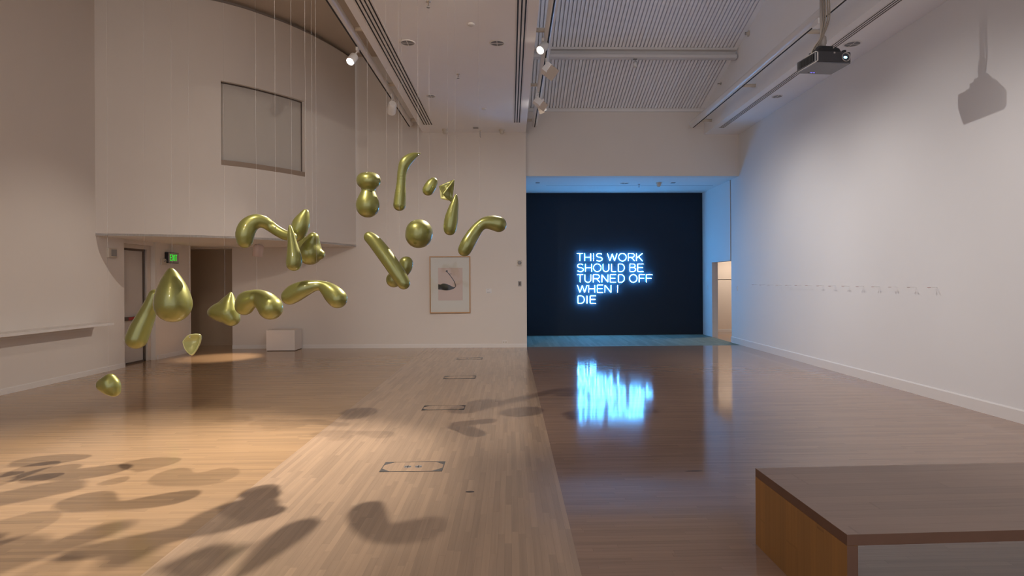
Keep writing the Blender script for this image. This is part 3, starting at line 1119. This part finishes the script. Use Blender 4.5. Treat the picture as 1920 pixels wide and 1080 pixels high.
def track(label, x, r, arm_to, slot_side, y_end=13.95):
    t = thing('lighting_track', label, 'track', (x, 5, TZ))
    bm = BM()
    sweep(bm, [(x, -2, TZ + .03), (x, y_end, TZ + .03)], r, 20)
    obj('rail', bm, WHITEM, t, smooth=True).modifiers.new('e', 'EDGE_SPLIT').split_angle = math.radians(40)
    bm = BM()
    sx_ = x + slot_side * r * .45
    box(bm, (sx_ - .011, -2, TZ + .03 - r * 1.04), (sx_ + .011, y_end + .001, TZ + .03 - r * .6))
    obj('slot', bm, DARKSLOT, t)
    for y in (3.85, 6.3, 8.75, 11.2, 13.66):
        bm = BM()
        cyl(bm, (x, y, TZ + .05), (arm_to, y, TZ + .05), .032, seg=14)
        obj('bracket_arm', bm, mat('arm_enamel', (.62, .54, .44), .4), t, smooth=True)


track('white lighting track left of the middle dropped ceiling', -2.30, .06, SX0 - .0, -1)
track('white lighting track right of the middle dropped ceiling', .585, .068, SX1, 0.0)
track('white lighting track along the right soffit, passing behind the projector', 4.30, .075, RX, .6)


def can_head(label, x, y, z, aim, r=.062, ln=.17, lit=False, watts=0, color=SOFT, cone=60, square=False, zt_=TZ - .03, ax=None):
    d = (Vector(aim) - Vector((x, y, z))).normalized()
    t = thing('spotlight_head', label, 'spotlight', (x, y, zt_))
    bm = BM()
    ax = x if ax is None else ax
    box(bm, (ax - .018, y - .05, zt_ - .055), (ax + .018, y + .05, 5.163 if x < 0 else 5.1515))
    obj('track_adaptor', bm, WHITEM, t, bevel=.004)
    bm = BM()
    c = Vector((x, y, z))
    cyl(bm, (ax, y, zt_ - .045), c - d * ln * .3, .012, seg=10)
    obj('stem', bm, WHITEM, t)
    q = d.to_track_quat('-Z', 'Y').to_matrix().to_4x4()
    bm = BM()
    if square:
        box(bm, (-r, -r * .8, -ln * .5), (r, r * .8, ln * .5))
    else:
        lathe(bm, [(0, ln * .55), (r * .75, ln * .55), (r, ln * .40), (r, -ln * .5), (r * .86, -ln * .5), (r * .82, -ln * .30)], 28)
    bmesh.ops.transform(bm, matrix=Matrix.Translation(c) @ q, verts=bm.verts)
    hd = obj('lamp_housing', bm, WHITEM, t, smooth=not square, bevel=.004 if square else 0)
    if not square:
        hd.modifiers.new('e', 'EDGE_SPLIT').split_angle = math.radians(40)
    hd['_o'] = t.location
    bm = BM()
    if square:
        box(bm, (-r * .85, -r * .65, -ln * .5 - .004), (r * .85, r * .65, -ln * .5))
    else:
        lathe(bm, [(0, -ln * .36), (r * .5, -ln * .34), (r * .84, -ln * .28)], 28)
    bmesh.ops.transform(bm, matrix=Matrix.Translation(c) @ q, verts=bm.verts)
    obj('lamp_lens', bm, LAMPGLOW if lit else GREYP, hd, smooth=not square)
    if square:                                   # flat cut-off flap on the camera side of the lens
        n = (CAM - c)
        n = (n - d * n.dot(d)).normalized()
        sd = d.cross(n)
        bm = BM()
        a0, a1 = c + d * (ln * .5 - .01) + n * r * 1.08, c + d * (ln * .5 + r * 1.5) + n * r * 1.25
        q4 = [a0 - sd * r, a0 + sd * r, a1 + sd * r, a1 - sd * r]
        f0 = [bm.verts.new(p) for p in q4]
        f1 = [bm.verts.new(p + n * .004) for p in q4]
        bm.faces.new(f0)
        bm.faces.new(f1[::-1])
        for i in range(4):
            bm.faces.new((f0[i], f0[(i + 1) % 4], f1[(i + 1) % 4], f1[i]))
        obj('barn_door', bm, FLAP, hd)
    if lit:
        spot('head_spot', c + d * (ln * .5 + .01), aim, watts, color, cone, .9, .015 if square else .045)
    return t


can_head('lit round spotlight on the left track', -2.41, 9.25, 4.99, (-4.0, 5.0, 0.0), .066, .17, True, 1300, SOFT, 48, ax=-2.33)
can_head('white can spotlight facing the back wall on the left track', -2.26, 11.55, 4.90, (-3.1, 14.2, 3.6), .085, .24)
can_head('lit round spotlight on the middle track near the beam', .50, 8.85, 5.02, (-3.0, 4.2, 0), .066, .19, True, 2700, SOFT, 45)
can_head('tilted square floodlight on the middle track just behind the lit spotlight', .60, 9.65, 4.99, (5.5, 9.9, 1.2), .10, .10, True, 330, NEUT, 72, square=True)
can_head('boxy floodlight on the middle track close to the niche wall', .55, 11.45, 4.99, (5.5, 11.9, 1.2), .075, .16, True, 270, NEUT, 72, square=True)
can_head('thin tilted floodlight on the middle track closest to the niche wall', .66, 11.80, 4.96, (-7.1, 9.3, 1.0), .075, .07, True, 560, SOFT, 34, square=True)

# can light under the curved wall
p = onY(484, 470, 12.9)
t = thing('ceiling_can_light', 'pinkish white can light hanging under the curved wall', 'spotlight', (p.x, p.y, ZD))
bm = BM()
lathe(bm, [(0, .13), (.07, .13), (.105, .10), (.098, -.13), (.085, -.13), (.08, -.08), (0, -.06)], 28)
bmesh.ops.transform(bm, matrix=Matrix.Translation(p) @ Matrix.Rotation(.14, 4, 'Y'), verts=bm.verts)
obj('lamp_housing', bm, mat('pinkish_enamel', (.74, .60, .55), .4), t, smooth=True)
bm = BM()
cyl(bm, (p.x + .03, p.y, ZD), (p.x + .01, p.y, p.z + .1), .014, seg=10)
obj('stem', bm, WHITEM, t)
spot('can_spot', (p.x - .02, p.y, p.z - .16), (-6.0, 12.6, 0), 300, WARM, 48, .8, .04)

# ------------------------------------------------------------------ ceiling fittings
def slot_diffuser(label, xs, xw, y0, y1, z):
    t = thing('slot_diffuser', label, 'air vent', (xs[0], (y0 + y1) / 2, z))
    lo, hi = min(xs) - xw, max(xs) + xw
    obj('slot_frame', bx((lo - .012, y0, z - .004), (hi + .012, y1, z)), TRIM, t)
    for x in xs:
        obj('slot', bx((x - xw / 2, y0 + .01, z - .0055), (x + xw / 2, y1 - .01, z - .0042)), DARKSLOT, t)


slot_diffuser('linear air slot along the left edge of the middle ceiling', (-1.895, -1.84, -1.785, -1.73), .020, 2, 13.35, ZS)
slot_diffuser('linear air slot along the right edge of the middle ceiling', (.115, .165, .215), .020, 2, 13.15, ZS)
slot_diffuser('linear air slot in the right soffit beside the projector', (4.82, 4.86, 4.90), .014, 2, 13.6, ZS)


def round_fit(name, label, px, py, Z, r, kind, cat, group=None):
    p = onZ(px, py, Z)
    t = thing(name, label, cat, p, 0, group)
    bm = BM()
    if kind == 'grille':
        lathe(bm, [(r * 1.0, 0), (r * 1.0, -.006), (r * .84, -.010), (r * .84, -.004)], 32, p)
        obj('ring', bm, TRIM, t, smooth=True)
        bm = BM()
        lathe(bm, [(0, -.0055), (r * .84, -.0045)], 32, p)
        for k in range(3):
            pass
        obj('grille', bm, GREYGRILLE, t)
        bm = BM()
        box(bm, (p.x - r * .8, p.y - .004, p.z - .009), (p.x + r * .8, p.y + .004, p.z - .0058))
        box(bm, (p.x - .004, p.y - r * .8, p.z - .0088), (p.x + .004, p.y + r * .8, p.z - .0056))
        obj('cross_bar', bm, TRIM, t)
    elif kind == 'disc':
        lathe(bm, [(0, -.018), (r * .8, -.018), (r, -.010), (r, 0)], 28, p)
        obj('cover', bm, TRIM, t, smooth=True)
    elif kind == 'dome':
        lathe(bm, [(0, -.11), (r * .5, -.105), (r * .8, -.07), (r * .8, -.04), (r, -.035), (r, 0)], 28, p)
        obj('dome', bm, IVORY, t, smooth=True)
    elif kind == 'sprinkler':
        lathe(bm, [(r * 2.2, 0), (r * 2.2, -.004), (r * .5, -.008), (r * .5, -.05), (0, -.05)], 18, p)
        obj('pipe', bm, CHROME, t, smooth=True)
        bm = BM()
        lathe(bm, [(0, -.075), (r * 1.6, -.075), (r * 1.6, -.071), (0, -.071)], 18, p)
        box(bm, (p.x - .012, p.y - .003, p.z - .072), (p.x - .008, p.y + .003, p.z - .045))
        box(bm, (p.x + .008, p.y - .003, p.z - .072), (p.x + .012, p.y + .003, p.z - .045))
        obj('deflector', bm, GREYP, t)
    return t


GV = 'round grilles in the white ceilings'
round_fit('round_grille', 'round grey grille upper left on the middle ceiling', 764, 80, ZS, .115, 'grille', 'speaker grille', GV)
round_fit('round_grille', 'round grey grille upper right on the middle ceiling', 932, 80.5, ZS, .115, 'grille', 'speaker grille', GV)
round_fit('round_grille', 'small round grille further back on the middle ceiling', 808, 180, ZS, .09, 'grille', 'speaker grille', GV)
round_fit('round_grille', 'round grille in the right soffit beside the projector', 1598, 82, ZS, .125, 'grille', 'speaker grille', GV)
round_fit('round_grille', 'pale round grille further back in the right soffit', 1457, 180.5, ZS, .10, 'grille', 'speaker grille', GV)
GD = 'small white discs in the middle ceiling'
round_fit('cover_plate', 'small white disc at the front of the middle ceiling', 883, 45, ZS, .05, 'disc', 'ceiling plate', GD)
round_fit('cover_plate', 'small white disc at the back of the middle ceiling', 908, 204, ZS, .05, 'disc', 'ceiling plate', GD)
GS = 'smoke detectors at the back of the middle ceiling'
round_fit('smoke_detector', 'pale dome detector at the back left of the middle ceiling', 834, 242.5, ZS, .065, 'dome', 'smoke detector', GS)
round_fit('smoke_detector', 'pale dome detector at the back right of the middle ceiling', 941, 242.5, ZS, .065, 'dome', 'smoke detector', GS)
round_fit('sprinkler', 'small sprinkler in the middle of the middle ceiling', 859, 139, ZS, .014, 'sprinkler', 'sprinkler')
round_fit('sprinkler', 'dark sprinkler at the top of the picture on the middle ceiling', 803, 3, ZS, .014, 'sprinkler', 'sprinkler')
t = tag(obj('ceiling_plate', bx((-.83, 13.55, ZS - .012), (-.71, 13.66, ZS)), GREYP, loc=(-.77, 13.6, ZS)),
        'small dark plate at the back of the middle ceiling', 'ceiling plate')
p = onZ(900, 243.5, ZS)
t = thing('ceiling_hook', 'thin T-shaped hanger at the back of the middle ceiling', 'hanger', p)
obj('plate', bx((p.x - .045, p.y - .02, p.z - .012), (p.x + .045, p.y + .02, p.z)), TRIM, t)
bm = BM()
sweep(bm, [(p.x, p.y, p.z - .01), (p.x, p.y, p.z - .15), (p.x + .006, p.y, p.z - .17), (p.x + .018, p.y, p.z - .165)], .007, 8)
obj('rod', bm, GREYP, t)
# niche ceiling
round_fit('round_grille', 'round fitting in the niche ceiling above the neon words', 1171, 343.5, ZN, .12, 'grille', 'speaker grille', GV)
round_fit('smoke_detector', 'dome detector in the niche ceiling', 1235, 342.5, ZN, .07, 'dome', 'smoke detector')
round_fit('sprinkler', 'small sprinkler hanging at the centre of the niche ceiling', 1198, 345.5, ZN, .016, 'sprinkler', 'sprinkler')
for px, lab in ((1008, 'small vent plate at the left of the niche ceiling'), (1262, 'small vent plate at the right of the niche ceiling')):
    p = onZ(px, 342.5, ZN)
    tag(obj('ceiling_plate', bx((p.x - .05, p.y - .05, ZN - .01), (p.x + .05, p.y + .05, ZN)), GREYP, loc=p), lab, 'ceiling plate')
struct('trim_5', bx((.95, 15.60, ZN - .003), (5.35, 15.63, ZN)), GREYP, 'thin recessed line across the niche ceiling', 'trim')

# sprinklers on the wall above the right soffit, and one under the beam
for px, py, rr, lab in ((1404, 63, .05, 'round pale fire sounder high on the wall above the right track'),
                        (1352, 157, .022, 'small sprinkler on the wall above the right track')):
    p = onX(px, py, RX)
    t = thing('wall_sprinkler', lab, 'sprinkler', p)
    bm = BM()
    lathe(bm, [(0, .0), (rr * 1.2, 0), (rr * 1.2, .012), (rr * .6, .02), (rr * .6, .055), (0, .055)], 20)
    bmesh.ops.transform(bm, matrix=Matrix.Translation(p) @ Matrix.Rotation(-PI / 2, 4, 'Y'), verts=bm.verts)
    obj('rose', bm, IVORY if rr > .03 else GREYP, t, smooth=True)
    bm = BM()
    box(bm, (p.x - .075, p.y - .012, p.z - rr * .5), (p.x - .05, p.y + .012, p.z + rr * .5))
    obj('nozzle', bm, GREYP, t)
p = Vector((2.56, yp + .03, zt - .205))
t = thing('beam_spotlight', 'tiny white lamp hanging under the middle of the steel beam', 'spotlight', p)
bm = BM()
box(bm, (p.x - .035, p.y - .03, p.z - .02), (p.x + .035, p.y + .03, p.z))
obj('mount_plate', bm, GREYP, t)
bm = BM()
cyl(bm, (p.x, p.y, p.z - .02), (p.x, p.y, p.z - .065), .010, seg=10)
lathe(bm, [(0, -.06), (.04, -.062), (.04, -.072), (0, -.074)], 18, p)
obj('swivel', bm, CHROME, t)
bm = BM()
lathe(bm, [(0, -.072), (.036, -.072), (.036, -.17), (.028, -.17), (.026, -.15), (0, -.15)], 20, p)
obj('lamp_housing', bm, WHITEM, t, smooth=True)

# ------------------------------------------------------------------ projector
P0 = onY(1564, 107, 6.8)
pj = thing('projector', 'dark grey projector hanging from a pole, its lens glowing blue', 'projector', P0, math.radians(5))
pj.scale = (1.14, 1.14, 1.14)
W2, D_, H_ = .19, .34, .118
bm = BM()
poly = [(-W2, .02), (-W2 + .02, 0), (W2 - .015, 0), (W2, .015), (W2, D_), (-W2 - .01, D_)]
prism(bm, poly, -H_ / 2 + .012, H_ / 2)
o = obj('case', bm, PROJ, pj, local=True, bevel=.008)
bm = BM()
prism(bm, [(-W2 + .004, .012), (W2 - .008, .006), (W2 - .006, D_ - .01), (-W2 + .0, D_ - .01)], -H_ / 2, -H_ / 2 + .012)
o = obj('underside', bm, PROJB, pj, local=True, bevel=.003)
o['label'] = 'lighter grey underside'
o['_o'] = P0
for k, mtl in enumerate((DARKSLOT, LEDB, LEDB, PROJT)):
    bm = BM()
    x_ = -.105 + k * .03
    prism(bm, [(x_, D_ - .055), (x_ + .018, D_ - .055), (x_ + .018, D_ - .045), (x_, D_ - .045)], -H_ / 2 - .002, -H_ / 2)
    obj('button' if k in (0, 3) else 'indicator_light', bm, mtl, o, local=True)
bm = BM()
sweep(bm, [(-W2 - .004, D_ - .01, -H_ / 2 + .012), (-W2 + .004, .012, -H_ / 2 + .012), (-W2 + .014, .000, -H_ / 2 + .02), (-W2 + .014, -.001, H_ / 2 - .016),
           (-W2 + .002, .012, H_ / 2 - .003), (-W2 - .006, D_ * .6, H_ / 2 - .003)], .0055, 8)
obj('side_trim', bm, PROJT, pj, local=True, smooth=True)
bm = BM()
for k in range(18):
    y_ = .045 + k * .015
    box(bm, (-W2 - .012, y_, -H_ / 2 + .03), (-W2 - .004, y_ + .006, H_ / 2 - .015))
obj('side_vent', bm, DARKSLOT, pj, local=True)
ML = Matrix.Translation((.125, 0, .004)) @ Matrix.Rotation(PI / 2, 4, 'X')
bm = BM()
lathe(bm, [(.038, -.004), (.044, -.002), (.047, .008), (.042, .012), (.038, .006), (.036, -.004)], 32)
bmesh.ops.transform(bm, matrix=ML, verts=bm.verts)
lr = obj('lens_ring', bm, PROJT, pj, local=True, smooth=True)
bm = BM()
lathe(bm, [(0, .012), (.02, .010), (.036, .002)], 32)
bmesh.ops.transform(bm, matrix=ML, verts=bm.verts)
obj('lens', bm, LENSG, lr, local=True, smooth=True)
bm = BM()
bmesh.ops.create_icosphere(bm, subdivisions=3, radius=1)
bmesh.ops.transform(bm, matrix=ML @ Matrix.Translation((-.009, -.006, .0105)) @ Matrix.Diagonal((.021, .013, .003, 1)), verts=bm.verts)
obj('lens_glow', bm, LENSLIT, lr, local=True, smooth=True)
bm = BM()
box(bm, (-.005, -.003, H_ / 2 - .022), (.012, .001, H_ / 2 - .006))
obj('front_sensor', bm, PROJT, pj, local=True)
# ceiling mount
bm = BM()
prism(bm, [(-.17, .05), (.15, .05), (.15, .27), (-.17, .27)], H_ / 2, H_ / 2 + .016)
prism(bm, [(-.125, .07), (.10, .07), (.10, .24), (-.125, .24)], H_ / 2 + .016, H_ / 2 + .060)
prism(bm, [(-.10, .09), (.05, .09), (.05, .21), (-.10, .21)], H_ / 2 + .060, H_ / 2 + .090)
for sx_ in (-.14, .12):
    sweep(bm, [(sx_, .08, H_ / 2 + .012), (sx_ * .85, .085, H_ / 2 + .05), (sx_ * .55, .10, H_ / 2 + .075)], .016, 8)
sweep(bm, [(.125, .06, H_ / 2 + .02), (.15, .055, H_ / 2 + .028), (.165, .06, H_ / 2 + .03)], .013, 8)
obj('mount_bracket', bm, BLACK, pj, local=True, bevel=.003)
pz = roofz(P0.y + .15) - P0.z
bm = BM()
sweep(bm, [(-.025, .15, H_ / 2 + .085), (-.025, .15, H_ / 2 + .12), (-.025, .15, H_ / 2 + .13), (-.025, .15, H_ / 2 + .20), (-.03, .15, H_ / 2 + .21), (-.045, .15, pz)],
      [.030, .030, .036, .034, .022, .022], 18)
obj('pole', bm, PIPE, pj, local=True, smooth=True)
for k, (dx_, rr) in enumerate(((.0, .007), (.022, .008), (.04, .006), (-.02, .005))):
    bm = BM()
    pts = spline([(-.135 + k * .018, .2, H_ / 2 - .01), (-.125 + k * .02, .16, H_ / 2 + .08), (-.06 + dx_ * .5, .118, H_ / 2 + .20),
                  (-.02 + dx_ * 1.1, .115, H_ / 2 + .36), (-.018 + dx_ * 1.2, .115, H_ / 2 + .52), (-.025 + dx_, .116, H_ / 2 + .72), (-.03 + dx_ * .9, .118, H_ / 2 + 1.0), (-.035 + dx_ * .8, .12, H_ / 2 + 1.5), (-.04 + dx_ * .7, .125, H_ / 2 + 2.2)], 60)
    sweep(bm, pts, rr, 8)
    obj('cable', bm, CABLE, pj, local=True, smooth=True)

# small adaptor on the right track above the projector
p = onY(1549, 24, 8.1)
tag(obj('track_connector', bx((4.22, 8.05, TZ - .13), (4.32, 8.22, TZ - .048)), WHITEM, bevel=.005, loc=(4.27, 8.13, TZ - .05)),
    'small white connector box clipped under the right lighting track', 'connector')

# ------------------------------------------------------------------ wall fittings
def plate(name, label, cat, c, axis, w_, h_, t_, material, extra=None):
    """c: centre on the wall face; axis: outward unit normal ('-Y', '+X' or '-X')"""
    q = thing(name, label, cat, c)
    bm = BM()
    if axis == '-Y':
        box(bm, (c[0] - w_ / 2, c[1] - t_, c[2] - h_ / 2), (c[0] + w_ / 2, c[1], c[2] + h_ / 2))
    elif axis == '+X':
        box(bm, (c[0], c[1] - w_ / 2, c[2] - h_ / 2), (c[0] + t_, c[1] + w_ / 2, c[2] + h_ / 2))
    else:
        box(bm, (c[0] - t_, c[1] - w_ / 2, c[2] - h_ / 2), (c[0], c[1] + w_ / 2, c[2] + h_ / 2))
    obj('cover_plate', bm, material, q, bevel=.003)
    for nm, (u0_, v0_, u1_, v1_), tt, mtl in (extra or ()):
        bm = BM()
        if axis == '-Y':
            box(bm, (c[0] + u0_, c[1] - t_ - tt, c[2] + v0_), (c[0] + u1_, c[1] - t_, c[2] + v1_))
        elif axis == '+X':
            box(bm, (c[0] + t_, c[1] + u0_, c[2] + v0_), (c[0] + t_ + tt, c[1] + u1_, c[2] + v1_))
        else:
            box(bm, (c[0] - t_ - tt, c[1] + u0_, c[2] + v0_), (c[0] - t_, c[1] + u1_, c[2] + v1_))
        obj(nm, bm, mtl, q, bevel=.002)
    return q


def onback(px, py):
    p = onY(px, py, 14.03)
    return onY(px, py, wally(p.x))


c = onback(974, 493)
t = plate('thermostat', 'square beige thermostat high at the right end of the back wall', 'thermostat', c, '-Y', .125, .135, .02, IVORY)
bm = BM()
lathe(bm, [(0, .028), (.03, .028), (.042, .018), (.045, 0)], 24)
bmesh.ops.transform(bm, matrix=Matrix.Translation((c.x, c.y - .02, c.z + .005)) @ Matrix.Rotation(PI / 2, 4, 'X'), verts=bm.verts)
obj('dial', bm, GREYP, t, smooth=True)
c = onback(974.5, 532)
plate('light_switch', 'dark grey switch plate below the thermostat', 'light switch', c, '-Y', .075, .12, .012, GREYP,
      [('rocker', (-.018, -.035, .018, .035), .008, DARKF)])
c = onback(946.5, 641.5)
plate('wall_outlet', 'white double outlet low at the right of the back wall', 'outlet', c, '-Y', .12, .075, .008, TRIM,
      [('socket', (-.045, -.02, -.012, .02), .003, IVORY), ('socket', (.012, -.02, .045, .02), .003, IVORY)])
c = onback(916.5, 545.5)
t = plate('wall_label', 'small white text label right of the framed print', 'label', c, '-Y', .13, .11, .004, WALLR,
          [('print_line', (-.045, .030, .005, .036), .0006, GREYTEXT), ('print_line', (-.045, -.030, .05, -.024), .0006, GREYTEXT),
           ('print_line', (-.045, -.042, .02, -.037), .0006, GREYTEXT)])
c = onX(207.5, 474, XL)
t = plate('wall_control_box', 'beige control box on the left wall above the ledge', 'control box', c, '+X', .22, .17, .045, IVORY,
          [('panel', (-.05, -.06, .09, .06), .006, GREYP)])
c = onX(305.5, 491, XL - .035)
t = plate('wall_outlet', 'beige outlet box left of the exit sign', 'outlet', c, '+X', .17, .13, .03, IVORY)
bm = BM()
sweep(bm, [(c.x + .03, c.y - .01, c.z), (c.x + .05, c.y + .02, c.z + .03), (c.x + .05, c.y + .06, c.z + .02), (c.x + .035, c.y + .10, c.z), (c.x + .03, c.y + .2, c.z)], .008, 8)
obj('cord', bm, GREYP, t, smooth=True)
# exit sign: a box on the wall, its lettered face towards the room
c = onX(326, 483.5, XL + .04)
es = thing('exit_sign', 'grey box exit sign with green glowing letters', 'exit sign', (XL - .03, c.y, c.z))
eh, ew, et = .225, .40, .07
xe = XL - .035
obj('sign_case', bx((xe, c.y - ew / 2, c.z - eh / 2), (xe + et, c.y + ew / 2, c.z + eh / 2)), BLACK, es, bevel=.005)
obj('sign_face', bx((xe + et, c.y - ew / 2 + .01, c.z - eh / 2 + .01), (xe + et + .006, c.y + ew / 2 - .01, c.z + eh / 2 - .01)), EXITFACE, es)
lw = .058


def stroke(bm, a, b, th=.016):
    """flat bar from a to b in the (y, z) plane of the sign face"""
    a, b = Vector(a), Vector(b)
    d = (b - a).normalized()
    n = Vector((-d.y, d.x)) * th / 2
    q = [a - n, b - n, b + n, a + n]
    x0, x1 = xe + et + .006, xe + et + .009
    f0 = [bm.verts.new((x0, p.x, p.y)) for p in q]
    f1 = [bm.verts.new((x1, p.x, p.y)) for p in q]
    bm.faces.new(f1)
    for i in range(4):
        bm.faces.new((f0[i], f0[(i + 1) % 4], f1[(i + 1) % 4], f1[i]))


zb, zt2 = c.z - .062, c.z + .068
for k, ch in enumerate('EXIT'):
    y_ = c.y - .135 + k * .075
    bm = BM()
    if ch == 'E':
        stroke(bm, (y_, zb), (y_, zt2))
        for z_ in (zb + .008, (zb + zt2) / 2, zt2 - .008):
            stroke(bm, (y_, z_), (y_ + lw - .01, z_))
    elif ch == 'X':
        stroke(bm, (y_, zb), (y_ + lw, zt2))
        stroke(bm, (y_, zt2), (y_ + lw, zb))
    elif ch == 'I':
        stroke(bm, (y_ + .02, zb), (y_ + .02, zt2))
    else:
        y_ -= .03
        stroke(bm, (y_, zt2 - .008), (y_ + lw, zt2 - .008))
        stroke(bm, (y_ + lw / 2, zb), (y_ + lw / 2, zt2))
    obj('letter', bm, GREEN, es)
# right wall and niche
c = onX(1381.5, 541, XR)
plate('light_switch', 'small white switch on the right wall beside the niche', 'light switch', c, '-X', .12, .12, .012, TRIM,
      [('rocker', (-.02, -.03, .02, .03), .006, TRIM)])
c = onX(1326.5, 538.5, XR)
plate('light_switch', 'faint white switch inside the niche beside the dark wall', 'light switch', c, '-X', .09, .12, .010, TRIM,
      [('rocker', (-.018, -.03, .018, .03), .006, TRIM)])

# ------------------------------------------------------------------ spoons in the right wall
ORD = ['first', 'second', 'third', 'fourth', 'fifth', 'sixth', 'seventh', 'eighth', 'ninth', 'tenth', 'eleventh', 'twelfth', 'thirteenth', 'fourteenth']
XS = [1420, 1434.6, 1450, 1466, 1484, 1502.4, 1522.5, 1544, 1567, 1592.4, 1619.6, 1649.6, 1682, 1718, 1757]
z0 = onX(1757, 538.8, XR).z
first = None
for k, sx_ in enumerate(XS):
    pos = onX(sx_, 537, XR)
    pos.z = z0
    lab = ('spoon-like peg at the bench end of the row on the right wall' if k == 14 else
           '%s spoon-like peg from the niche in the row on the right wall' % ORD[k])
    if first is None:
        first = thing('wall_spoon', lab, 'spoon', pos, 0, 'row of spoon-like pegs on the right wall')
        bm = BM()
        cyl(bm, (0, 0, 0), (-.085, 0, -.003), .0030, seg=8)
        obj('handle', bm, STICK, first, local=True)
        bm = BM()
        bmesh.ops.create_icosphere(bm, subdivisions=3, radius=1)
        for v in bm.verts:
            v.co = Vector((v.co.x * .025 - .106, v.co.y * .0170, v.co.z * .0055 - .004 + (.003 if v.co.z > 0 else 0) * -(1 - v.co.x ** 2)))
        obj('bowl', bm, TIP, first, local=True, smooth=True)['label'] = 'reddish brown bowl end'
    else:
        c = first.copy()
        COL.objects.link(c)
        c.location = pos
        c['label'] = lab
        for ch in list(first.children):
            d = ch.copy()
            COL.objects.link(d)
            d.parent = c

# ------------------------------------------------------------------ stains on the floor
for (px, py, w_, l_, lab) in ((881, 922, .034, .018, 'dark burn mark on the boards right of the nearest floor outlet box'),
                              (1301, 883, .075, .010, 'dark scratch on the floor in front of the bench')):
    p = onZ(px, py)
    bm = BM()
    lathe(bm, [(0, .0012), (.8, .0010), (1, 0)], 20)
    bmesh.ops.transform(bm, matrix=Matrix.Translation(p) @ Matrix.Diagonal((w_, l_, 1, 1)), verts=bm.verts)
    tag(obj('floor_mark', bm, mat('scorched_wood', (.05, .03, .02), .6), loc=p), lab, 'floor mark')

# helper notes used while building are not kept on the objects
for o in COL.objects:
    if '_o' in o:
        del o['_o']
